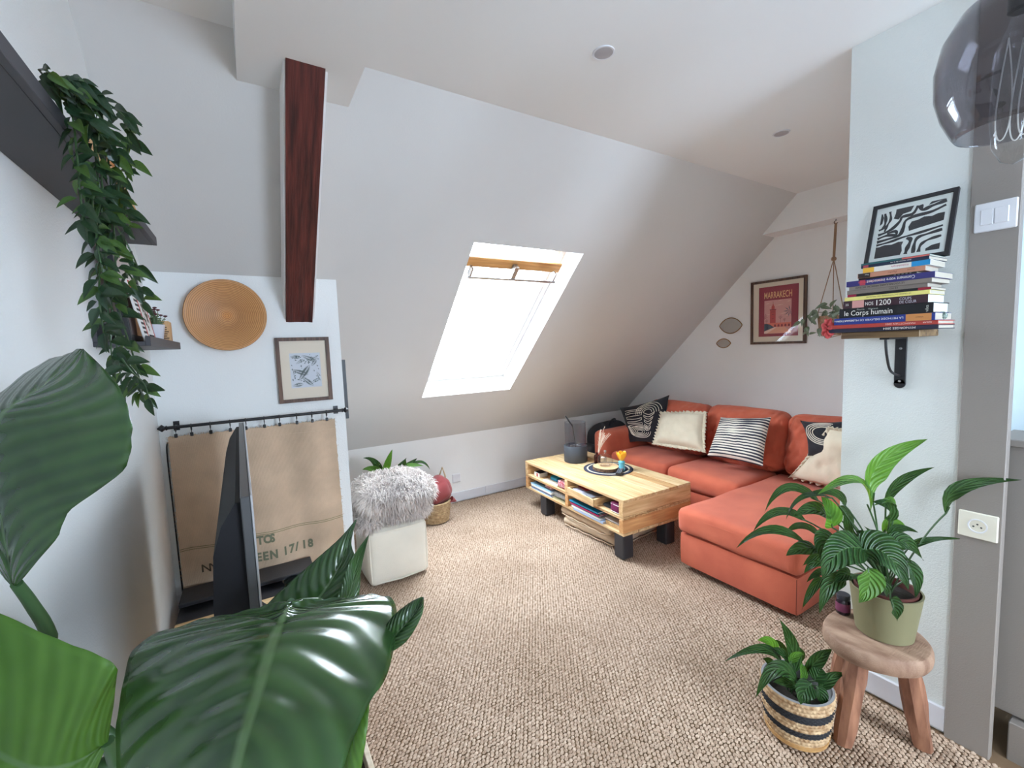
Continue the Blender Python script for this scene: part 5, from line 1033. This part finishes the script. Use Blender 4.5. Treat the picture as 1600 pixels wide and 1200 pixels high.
def book(label, ya, yb, z0_, z1_, col, depth=.15, paper=(.50, .45, .37), soft=True, rot=0, bands=(), texts=(), x0=BX, name='book'):
    t = thing(name, label, 'book', (x0+depth/2, (ya+yb)/2, z0_), 'books stacked flat on the small wall shelf')
    m = mat('cover_'+'_'.join(label.split()[:4]), srgb(*col), .45); R_ = Matrix.Translation((x0+depth/2, (ya+yb)/2, 0)) @ Matrix.Rotation(math.radians(rot), 4, 'Z') @ Matrix.Translation((-x0-depth/2, -(ya+yb)/2, 0))
    ct = .0011 if soft else .0022; ov = 0 if soft else .003
    obj('cover', MB().span((x0, ya, z0_), (x0+depth, yb, z0_+ct), 0, R_).span((x0, ya, z1_-ct), (x0+depth, yb, z1_), 0, R_).span((x0-.001, ya, z0_), (x0+.0015, yb, z1_), .0006, R_), m, t)
    obj('pages', MB().span((x0+.0015, ya+ov+.0003, z0_+ct), (x0+depth-ov, yb-ov-.0003, z1_-ct), 0, R_), mat('pages_'+label[:12], paper, .9), t)
    th = z1_-z0_
    for (a, b, c_) in bands: obj('spine_band', MB().add([R_ @ V(p) for p in ((x0-.0014, yb-(yb-ya)*a, z0_+.0004), (x0-.0014, yb-(yb-ya)*b, z0_+.0004), (x0-.0014, yb-(yb-ya)*b, z1_-.0004), (x0-.0014, yb-(yb-ya)*a, z1_-.0004))], [(0, 1, 2, 3)]), mat('band', srgb(*c_), .5), t)
    for (s, u, vv, sz, c_, flip, sx) in texts:
        B = (R_ @ V((x0-.0018, yb-(yb-ya)*u, z0_+th*vv)), UY, UZ, FN)
        obj('spine_title', text_mb(s, sz, B, 0, flip, sx), mat('ink', srgb(*c_), .6), t)
W_ = (236, 234, 226)
book('dark navy thin hardback lying directly on the wall shelf', .486, .795, 1.5082, 1.5225, (34, 34, 56), .16, texts=[('MYNORGES 2004', .82, .78, .010, W_, True, 1.15)], soft=False)
book('brick red hardback second from the bottom of the book stack', .487, .796, 1.5228, 1.5365, (172, 62, 54), .16, texts=[('MARMOTTAN 2005', .82, .78, .0085, (236, 196, 180), True, 1.1), ('SOLAR', .95, .72, .006, W_, True, 1.2)], soft=False)
book('blue muscle training book with an orange spine end', .495, .778, 1.5368, 1.5610, (38, 56, 134), .155, bands=[(.74, .97, (196, 132, 74))], texts=[('LA METHODE DELAVIER DE MUSCULATION', .72, .70, .0098, W_, True, 1.02), ('DELAVIER • GUNDILL', .22, .66, .006, W_, True, 1.1), ('VIGOT', .90, .62, .006, (90, 60, 40), True, 1.1)])
book('thick black anatomy book titled le Corps humain', .500, .762, 1.5613, 1.5950, (16, 18, 22), .15, paper=(.72, .74, .72), soft=False, texts=[('le Corps humain', .06, .22, .026, W_, False, .82), ('Pierre    Vincent', .21, .74, .0085, (180, 184, 176), False, 1.1)])
obj('publisher_mark', text_mb('vilxa', .012, (V((BX-.0018, .512, 1.565)), UZ, V((0, 1, 0)), FN), 0), mat('mark_ink', srgb(200, 204, 196), .6), bpy.data.objects[[o.name for o in bpy.data.objects if o.get('label', '').startswith('thick black anatomy')][0]])
book('dark maroon recipe book with NOS 1200 in white capitals', .514, .750, 1.5953, 1.6222, (56, 30, 40), .15, paper=(.74, .78, .76), texts=[('NOS', .285, .24, .0165, W_, False, .72), ('1200', .405, .14, .0265, W_, False, .86), ('COUPS', .69, .54, .0125, (196, 196, 206), False, .8), ('DE CŒUR', .69, .12, .0125, (196, 196, 206), False, .8), ('25', .03, .38, .011, W_, False, 1)], bands=[(.12, .27, (206, 150, 144))])
book('thin pale yellow paperback in the middle of the book stack', .510, .746, 1.6225, 1.6360, (232, 222, 130), .14, texts=[('LE GRAND DICTIONNAIRE DES MALADIES', .80, .72, .0062, (90, 84, 50), True, 1.05)])
book('thin black and red paperback above the yellow one', .508, .737, 1.6363, 1.6450, (20, 18, 22), .14, bands=[(0, .12, (150, 26, 60)), (.86, 1, (150, 30, 50))])
book('grey paperback fourth above the yellow book', .520, .740, 1.6453, 1.6590, (124, 114, 106), .15, rot=2, texts=[('LE VOCABULAIRE MEDICAL DE BASE', .66, .74, .0085, (30, 28, 26), True, 1)])
book('grey paperback directly under the blue subconscious book', .504, .732, 1.6593, 1.6735, (132, 122, 114), .155, rot=-1.5, texts=[('LE VOCABULAIRE MEDICAL DE BASE', .70, .74, .0085, (30, 28, 26), True, 1)])
book('dark blue paperback with white and red upside-down title', .498, .741, 1.6738, 1.6930, (50, 46, 112), .16, rot=-1, texts=[('Comment votre inconscient', .80, .78, .0155, W_, True, .74), ('vous veut mettre', .44, .74, .0125, (214, 80, 84), True, .8)], bands=[(.17, .24, (176, 60, 80))])
book('thin black paperback with a row of tiny marks', .545, .705, 1.6933, 1.6992, (22, 20, 24), .13, texts=[('ııı  ııı  ııı  ııı  ııı', .92, .8, .006, (180, 180, 176), True, 1.4)])
book('peach brown paperback under the white one', .527, .709, 1.6995, 1.7158, (190, 134, 108), .14, rot=2, bands=[(.01, .2, (46, 34, 30))], texts=[('Psychologie', .60, .66, .0085, (110, 66, 50), True, 1), ('Dunod', .86, .68, .007, (110, 66, 50), True, 1), ('Poche', .18, .72, .006, W_, True, 1.2)])
book('white paperback with yellow and blue spine ends', .514, .693, 1.7161, 1.7335, (226, 222, 214), .15, rot=1, bands=[(.0, .18, (232, 178, 60)), (.74, 1, (30, 140, 200))], texts=[('Kinésithérapie-Rééducation', .70, .70, .0085, (180, 60, 90), True, .95)])
book('navy paperback with a red emblem near the stack top', .512, .697, 1.7338, 1.7440, (26, 38, 66), .15, rot=-2, texts=[('mon amour de la vie', .76, .74, .006, W_, True, 1.1)], bands=[(.04, .12, (168, 70, 84))])
book('thin teal booklet with a red end on top of the stack', .513, .698, 1.7443, 1.7500, (40, 96, 98), .14, rot=-1, bands=[(.62, 1, (206, 100, 94))])
Bf = basis((2.035, .735, 1.7505), (0, -1, 0), (.078, 0, .235)); AW, AH = .236, .243
t, z_ = frame('framed_print', 'black framed abstract wavy black and white print leaning above the books', Bf, AW, AH, .0125, .014, BLACK, matm=mat('print_white', srgb(222, 228, 224), .8))
# wavy black shapes
INK = mat('abstract_ink', srgb(44, 44, 48), .85); Pb = (Bf[0]+Bf[3]*(z_+.0004), Bf[1], Bf[2], Bf[3]); ab = []
def band(pts, w0):       # ribbon along a path
    c_ = crom([V((x, y, 0)) for x, y in pts], 22); L_ = []; R_ = []
    for i, p in enumerate(c_):
        tn = (c_[min(22, i+1)]-c_[max(0, i-1)]).normalized(); nn = V((-tn.y, tn.x, 0)); wv = w0*(1+.25*math.sin(i*.7+pts[0][0]*90)); L_.append(p+nn*wv); R_.append(p-nn*wv)
    mb = MB()
    for i in range(22): mb.poly([(q.x, q.y) for q in (L_[i], L_[i+1], R_[i+1], R_[i])], Pb)
    return mb
def ug(u, v): return (.028+u*.18, .028+v*.187)
for pts, w0 in (([(0, .60), (.07, .64), (.09, .78), (.06, .95)], .0042), ([(.10, .55), (.13, .68), (.17, .80), (.14, .97)], .0035), ([(.0, .50), (.12, .53), (.24, .60), (.33, .72), (.36, .80), (.52, .82), (.58, .97)], .0050),
                ([(0, .42), (.15, .46), (.30, .44), (.28, .52), (.15, .50)], .0045), ([(0, .35), (.2, .38), (.36, .42), (.40, .55), (.42, .70), (.55, .76), (.8, .78), (1, .86)], .0052), ([(0, .28), (.22, .31), (.42, .36), (.7, .40), (1, .46)], .0042),
                ([(.48, .33), (.55, .28), (.52, .12), (.50, 0)], .0056), ([(.62, 0), (.62, .18), (.66, .30), (.80, .34), (1, .38)], .0048), ([(.70, 0), (.72, .14), (.82, .22), (1, .26)], .0045), ([(.62, .97), (.66, .86), (.80, .90), (1, .95)], .0058)):
    obj('ink_band', band([ug(*p) for p in pts], w0), INK, t)
for pts in ([(0, 0), (.42, 0), (.44, .08), (.42, .20), (.44, .27), (.36, .28), (.26, .245), (.14, .26), (.05, .235), (0, .24)], [(.22, .80), (.30, .76), (.36, .86), (.48, .88), (.52, .99), (.24, .99), (.24, .90)], [(.50, .47), (.60, .49), (.78, .52), (1, .56), (1, .72), (.90, .72), (.82, .69), (.70, .71), (.62, .67), (.52, .66), (.48, .56)], [(.80, .0), (1, .0), (1, .12), (.88, .10), (.80, .05)], [(.74, .93), (1, .99), (.78, .99)], [(0, .70), (.04, .74), (.05, .86), (.02, .95), (0, .95)]):
    obj('ink_shape', MB().poly([ug(*p) for p in pts], Pb), INK, t)
# small things tucked by the books
c = V((1.99, .497, 1.5368)); t = thing('crochet_ball', 'small dark speckled crochet ball beside the books', 'ornament', c)
def ball(u, v): a, b = u*2*math.pi, (v-.5)*math.pi; r = .0135*(1+.10*math.sin(u*60)*math.sin(v*40)); return c+V((r*math.cos(b)*math.cos(a), r*math.cos(b)*math.sin(a), .0135+r*math.sin(b)))
c = V((1.985, .4995, 1.5373)); obj('yarn_ball', MB().grid(ball, 40, 20, closeu=True), mat('speckled_yarn', srgb(70, 84, 78), .95, col2=srgb(170, 184, 174), vs=120, detail=1), t, smooth=True)
c = V((1.915, .802, 1.527)); t = thing('red_scrunchie', 'crumpled red fabric scrunchie hanging at the left end of the books', 'scrunchie', c-V((0, 0, .04)))
def scr(u, v): a, b = u*2*math.pi, v*2*math.pi; R0, r0 = .024, .013*(1+.3*math.sin(u*2*math.pi*7+math.sin(b)*2)); return c+V((r0*math.sin(b)*.9, (R0*.55+r0*math.cos(b))*math.cos(a)*.8, (R0+r0*math.cos(b))*math.sin(a)))
obj('fabric', MB().grid(scr, 70, 12, closeu=True), mat('coral_red_fabric', srgb(178, 66, 66), .85, bump=.3, bs=200), t, smooth=True, ang=180)
# switch and socket on the taupe casing
t = thing('light_switch', 'white two-gang light switch plate on the taupe casing', 'light switch', (2.12, .414, 1.82))
obj('plate', MB().span((2.111, .366, 1.821), (2.12, .463, 1.914), .003), WPLAS, t); obj('rocker', MB().span((2.1075, .418, 1.842), (2.112, .448, 1.893), .002), WPLAS, t); obj('rocker', MB().span((2.1075, .384, 1.842), (2.112, .4165, 1.893), .002), WPLAS, t)
t = thing('power_socket', 'white round power socket plate low on the taupe casing', 'socket', (2.12, .416, .778))
obj('plate', MB().span((2.111, .368, .778), (2.12, .465, .87), .003), mat('ivory_plastic', srgb(226, 220, 204), .4), t)
RXm = Matrix(((0, 0, -1, 0), (0, 1, 0, 0), (1, 0, 0, 0), (0, 0, 0, 1)))
obj('socket_well', MB().lathe([(.0245, 0), (.0245, .0015), (.021, .0015), (.0205, -.0005), (.0005, -.0008)], (2.1105, .4165, .824), 32, RXm), WPLAS, t, smooth=True)
obj('contact_hole', MB().lathe([(.0028, 0), (.0005, .0002)], (2.1090, .4165, .830), 10, RXm).lathe([(.0028, 0), (.0005, .0002)], (2.1090, .407, .821), 10, RXm).lathe([(.0028, 0), (.0005, .0002)], (2.1090, .426, .821), 10, RXm), BLACK, t)

# ------------------------------------------------------------ stool, jar, peace lily
STW = mat('aged_teak', srgb(172, 142, 120), .7, col2=srgb(126, 94, 76), vs=9, vstretch=(3, 1, 1), bump=.5, bs=40, bstretch=(1, 6, 6))
STL = mat('aged_teak_legs', srgb(166, 118, 92), .65, col2=srgb(112, 72, 54), vs=8, vstretch=(4, 4, .7), bump=.4, bs=30)
sc0 = V((1.885, .615, .345)); t = thing('wooden_stool', 'rough three-legged wooden stool with a thick round seat by the right wall', 'stool', (1.885, .62, 0))
def seat(u, v):
    a = u*2*math.pi; R0 = .158*(1+.035*math.cos(2*a+.6)+.02*math.sin(3*a)+.012*mnoise.noise(V((math.cos(a)*2, math.sin(a)*2, 1))))
    prf = [(0, 0), (.80, 0), (.94, .004), (.985, .018), (1, .034), (.99, .052), (.96, .063), (.90, .066), (.5, .067), (0, .067)]
    f = v*9; i = min(8, int(f)); g_ = f-i; r = prf[i][0]*(1-g_)+prf[i+1][0]*g_; z = prf[i][1]*(1-g_)+prf[i+1][1]*g_
    return sc0+V((R0*r*math.cos(a), R0*r*math.sin(a), z+.003*mnoise.noise(V((r*math.cos(a)*3, r*math.sin(a)*3, 5)))))
obj('seat', MB().grid(seat, 48, 18, closeu=True), STW, t, smooth=True, ang=50)
for k, (tx, ty, bx, by) in enumerate(((1.815, .640, 1.775, .662), (1.945, .545, 1.988, .500), (1.93, .70, 1.985, .775))):
    rr = random.Random(50+k); pts = [V((tx, ty, .35)).lerp(V((bx, by, 0)), s) for s in (0, .12, .3, .48, .66, .84, 1)]; ls = MB(); ang0 = rr.random()
    for i, p in enumerate(pts):
        r = (.030, .033, .037, .036, .035, .033, .029)[i]
        for j in range(8): a = ang0+j*math.pi/4; q = r*(1+rr.uniform(-.10, .10)+(.06 if j % 2 else 0)); ls.v.append(p+V((q*math.cos(a), q*math.sin(a), 0)))
    for i in range(6):
        for j in range(8): j2 = (j+1) % 8; ls.f.append((i*8+j, (i+1)*8+j, (i+1)*8+j2, i*8+j2))
    ls.f.append(tuple(range(8))); ls.f.append(tuple(reversed(range(48, 56)))); obj('leg', ls, STL, t, smooth=True, ang=25)
ST = .4125
c = V((1.925, .732, ST)); t = thing('dark_jar', 'small dark jar with a purple label beside the lily pot on the stool', 'jar', c)
obj('jar_body', MB().lathe([(.0005, 0), (.022, 0), (.024, .003), (.024, .052), (.020, .058), (.0005, .058)], c, 28), mat('dark_jar_glass', (.02, .012, .02), .12), t, smooth=True)
obj('lid', MB().lathe([(.021, .058), (.0225, .059), (.0225, .075), (.021, .077), (.0005, .077)], c, 28), mat('jar_lid', (.02, .022, .035), .35), t, smooth=True)
obj('label', MB().lathe([(.0243, .012), (.0245, .013), (.0245, .044), (.0243, .045)], c, 28), mat('plum_label', srgb(112, 50, 82), .5), t, smooth=True)
c = V((1.915, .600, ST)); t = thing('peace_lily', 'large peace lily in an olive green pot on the wooden stool', 'plant', c); PLY = t
OLV = mat('olive_green_pot', srgb(124, 120, 90), .55, var=.06, vs=5, bump=.1, bs=60)
obj('pot', MB().lathe([(.0005, .001), (.080, .001), (.084, .004), (.104, .165), (.105, .170), (.099, .170), (.096, .14), (.0005, .14)], c, 48), OLV, t, smooth=True)
obj('inner_pot', MB().lathe([(.088, .142), (.092, .176), (.086, .176), (.084, .15), (.0005, .15)], c, 36), mat('brown_nursery_pot', srgb(84, 40, 34), .6), t, smooth=True)
obj('soil', MB().lathe([(.084, .150), (.05, .158), (.0005, .16)], c, 24), SOIL, t, smooth=True)
def leafset(t, root, D0, rows, spread=.02, seed=1, stem_r=.0028, jitter=.0):
    rr = random.Random(seed); random.seed(seed)
    for row in rows:
        (bx, by), (mx_, my), (tx, ty), w, kind = row[:5]; db, dt = (row[5], row[6]) if len(row) > 6 else (0, None); roll = row[7] if len(row) > 7 else rr.uniform(-.25, .25)
        if dt is None: dt = db-.04
        b, m_, tp = dep(bx, by, D0+db), dep(mx_, my, D0+(db+dt)/2), dep(tx, ty, D0+dt)
        nseg = 16 if w > 28 else 12
        bl = blade(MB(), b, m_, tp, w*(D0+db)/679, fold=.16, wav=.0025, n=nseg, vein=.0011 if w > 20 else .0006, roll=roll)
        lf = obj('leaf', bl, GREEN2 if kind else GREEN, t, smooth=True, ang=180)
        r0 = root+V((rr.uniform(-1, 1)*spread, rr.uniform(-1, 1)*spread, 0)); mid = (r0+b)/2+V((0, 0, .35*abs((b-r0).length)*.5))
        if b.z < r0.z+.02: mid = (r0+b)/2+V((0, 0, .07))
        obj('stalk', MB().tube(bez(r0, mid, b, 10)+[b.lerp(m_, .25)], stem_r, 6), STEM if not kind else PET, lf, smooth=True)
leafset(PLY, c+V((0, 0, .155)), 1.56, [
 ((1364, 784), (1372, 728), (1449, 686), 42, 1, -.02, -.05, .5), ((1384, 786), (1408, 752), (1461, 730), 17, 0, .0, -.03, .3), ((1360, 800), (1340, 752), (1278, 772), 26, 1, -.03, -.12, .4),
 ((1322, 792), (1302, 770), (1256, 773), 14, 0, .0, -.08), ((1280, 783), (1230, 762), (1194, 802), 14, 0, -.02, -.14), ((1300, 778), (1255, 776), (1228, 812), 8, 0, -.05, -.16),
 ((1258, 813), (1215, 800), (1177, 830), 15, 0, -.02, -.12, .1), ((1262, 852), (1205, 828), (1150, 857), 15, 0, -.04, -.16, .1), ((1280, 836), (1252, 822), (1228, 832), 14, 0, .02, -.04),
 ((1292, 806), (1270, 796), (1240, 806), 26, 0, -.02, -.08), ((1300, 824), (1296, 800), (1284, 776), 34, 1, -.03, -.08), ((1276, 856), (1250, 858), (1228, 868), 22, 0, -.06, -.11),
 ((1308, 845), (1288, 848), (1287, 880), 34, 0, -.10, -.15, .2), ((1350, 858), (1312, 862), (1284, 905), 50, 0, -.12, -.19, .0), ((1346, 862), (1385, 866), (1420, 922), 58, 0, -.12, -.18, .0),
 ((1356, 888), (1358, 914), (1342, 942), 37, 1, -.16, -.18, .1), ((1380, 905), (1383, 918), (1386, 935), 18, 0, -.15, -.16), ((1391, 936), (1399, 950), (1402, 970), 27, 0, -.165, -.16, 0),
 ((1414, 876), (1430, 902), (1430, 934), 24, 0, -.05, -.06), ((1388, 858), (1412, 846), (1443, 876), 28, 0, -.04, -.05, .1), ((1386, 846), (1402, 826), (1434, 832), 15, 0, -.02, -.04),
 ((1380, 832), (1392, 816), (1414, 821), 16, 1, .0, -.01), ((1390, 815), (1388, 792), (1363, 784), 22, 0, -.03, -.07), ((1400, 790), (1390, 782), (1365, 790), 12, 1, -.04, -.06),
 ((1418, 858), (1450, 844), (1500, 842), 11, 0, -.02, -.06), ((1478, 802), (1500, 762), (1596, 750), 22, 0, -.06, -.12, .2), ((1288, 880), (1272, 880), (1256, 896), 15, 0, -.05, -.08),
 ((1290, 893), (1276, 896), (1260, 910), 10, 0, -.03, -.06), ((1286, 903), (1270, 918), (1253, 952), 14, 0, -.04, -.07), ((1322, 906), (1296, 916), (1280, 960), 24, 0, -.10, -.13, .1),
 ((1292, 866), (1275, 868), (1254, 884), 14, 0, -.05, -.09), ((1328, 824), (1322, 800), (1302, 798), 20, 0, .02, -.01), ((1352, 850), (1332, 822), (1308, 790), 15, 0, .01, -.01),
 ((1345, 852), (1325, 828), (1318, 800), 20, 0, -.02, -.04), ((1375, 862), (1362, 838), (1350, 822), 14, 0, -.06, -.08), ((1430, 902), (1436, 902), (1441, 911), 12, 0, -.02, -.03),
 ((1365, 860), (1355, 840), (1338, 830), 18, 0, -.05, -.07), ((1330, 900), (1318, 898), (1302, 912), 20, 0, -.10, -.12), ((1400, 880), (1408, 872), (1425, 880), 22, 0, -.06, -.07)], seed=3)
# ------------------------------------------------------------ basket plant on the floor
c = V((1.684, .782, 0)); t = thing('basket_plant', 'small peace lily in a black striped jute basket on the floor beside the stool', 'plant', c)
JUTE = mat('braided_jute', srgb(206, 178, 142), .95, col2=srgb(150, 116, 82), vs=45, bump=.7, bs=120); BLKJ = mat('black_jute', (.018, .018, .022), .9, bump=.4, bs=150)
obj('saucer', MB().lathe([(.0005, .006), (.095, .006), (.104, .012), (.108, .03), (.104, .03), (.098, .016), (.0005, .012)], c, 36).span((c.x-.07, c.y-.03, 0), (c.x-.05, c.y-.01, .008)).span((c.x+.05, c.y-.03, 0), (c.x+.07, c.y-.01, .008)).span((c.x-.01, c.y+.06, 0), (c.x+.01, c.y+.08, .008)), wood('bamboo_saucer', srgb(206, 166, 110), srgb(178, 134, 84), 'X'), t, smooth=True)
def braid(k, z0_, z1_, m_, nz=3):
    def fn(u, v):
        a = u*2*math.pi; z = z0_+(z1_-z0_)*v; R0 = .098+.02*(z/.2)**.8; bulge = .0035*abs(math.sin(v*math.pi*nz)); tw = .0022*math.sin(u*2*math.pi*46+(int(v*nz*.999) % 2)*math.pi)*(abs(math.sin(v*math.pi*nz)))
        return c+V(((R0+bulge+tw)*math.cos(a), (R0+bulge+tw)*math.sin(a), z))
    return MB().grid(fn, 184, nz*5, closeu=True)
for k, (a, b, m_, n_) in enumerate(((.018, .062, JUTE, 3), (.062, .084, BLKJ, 3), (.084, .122, JUTE, 3), (.122, .152, BLKJ, 4), (.152, .200, JUTE, 3))): obj('woven_band', braid(k, a, b, m_, n_), m_, t, smooth=True, ang=180)
obj('basket_lining', MB().lathe([(.118, .2), (.110, .202), (.105, .15), (.090, .025), (.0005, .022)], c, 36), mat('grey_lining', (.25, .25, .26), .8), t, smooth=True)
obj('soil', MB().lathe([(.104, .145), (.05, .155), (.0005, .156)], c, 24), SOIL, t, smooth=True)
D1 = (c-CO).dot(CF)-.15*.08
leafset(t, c+V((0, 0, .15)), D1, [
 ((1242, 1050), (1236, 1008), (1217, 967), 25, 0, .0, .02, .1), ((1222, 1038), (1190, 1014), (1131, 1034), 15, 0, -.02, -.08, .2), ((1212, 1022), (1202, 1003), (1183, 1000), 17, 1, .0, -.02),
 ((1232, 1040), (1224, 1014), (1210, 1000), 13, 0, .03, .03), ((1246, 1066), (1212, 1046), (1181, 1090), 24, 0, -.08, -.12, .2), ((1262, 1052), (1278, 1030), (1301, 1014), 22, 0, .0, -.02, .1),
 ((1282, 1078), (1297, 1060), (1321, 1052), 18, 0, -.04, -.05), ((1268, 1068), (1256, 1082), (1251, 1101), 28, 0, -.10, -.12, .1), ((1276, 1072), (1284, 1088), (1286, 1104), 20, 0, -.08, -.09, .1),
 ((1256, 1062), (1254, 1048), (1252, 1036), 14, 1, -.04, -.04), ((1272, 1064), (1280, 1050), (1282, 1044), 24, 0, -.03, -.03), ((1236, 1036), (1222, 1020), (1205, 1013), 14, 0, -.03, -.04),
 ((1234, 1036), (1244, 1024), (1256, 1022), 12, 1, -.05, -.06), ((1244, 1072), (1226, 1066), (1208, 1066), 15, 0, -.05, -.07), ((1214, 1048), (1202, 1034), (1192, 1030), 13, 0, -.0, -.01), ((1264, 1092), (1258, 1094), (1254, 1098), 12, 0, -.08, -.09),
 ((1250, 1035), (1250, 1020), (1246, 1010), 14, 0, .03, .03)], seed=6, spread=.03)

# ------------------------------------------------------------ smoked glass pendant lamp close by, top right
lc = dep(1592, 88, .98); t = thing('pendant_lamp', 'smoked glass pendant lamp with a looping filament bulb hanging at the top right', 'lamp', V((lc.x, lc.y, lc.z-.16)))
prof = [(.020, .17), (.03, .165), (.06, .155), (.10, .12), (.128, .07), (.140, .01), (.138, -.05), (.125, -.10), (.105, -.145), (.098, -.155)]
obj('glass_shade', MB().lathe(prof+[(r-.003, z) for r, z in reversed(prof)], lc, 56), glass('smoked_shade_glass', (.70, .69, .71), 1.45), t, smooth=True, ang=180)
obj('canopy', MB().lathe([(.0005, ZC-lc.z), (.05, ZC-lc.z), (.05, ZC-lc.z-.02), (.0005, ZC-lc.z-.025)], lc, 28), BLACK, t, smooth=True)
obj('cable', MB().tube([V((lc.x, lc.y, ZC)), lc+V((0, 0, .19))], .003, 8), BLACK, t, smooth=True)
obj('lamp_holder', MB().lathe([(.0005, .21), (.018, .2), (.022, .17), (.022, .10), (.016, .095), (.0005, .095)], lc, 24), BLACK, t, smooth=True)
bulb = obj('bulb', MB().lathe([(.013, .095), (.02, .07), (.034, .03), (.040, -.03), (.042, -.12), (.036, -.19), (.02, -.225), (.0005, -.235)], lc, 28), glass('bulb_glass', (.93, .93, .92), 1.45), t, smooth=True, ang=180)
fl_ = MB()
for k in range(3):
    a0 = k*2.1; fl_.tube([lc+V((.020*math.cos(a0)+.012*math.cos(s*2*math.pi), .020*math.sin(a0)+.012*math.sin(s*2*math.pi), .05-.23*math.sin(s*math.pi))) for s in [i/24 for i in range(25)]], .0014, 5)
obj('filament', fl_, mat('pale_filament', (.75, .75, .72), .4), bulb, smooth=True)
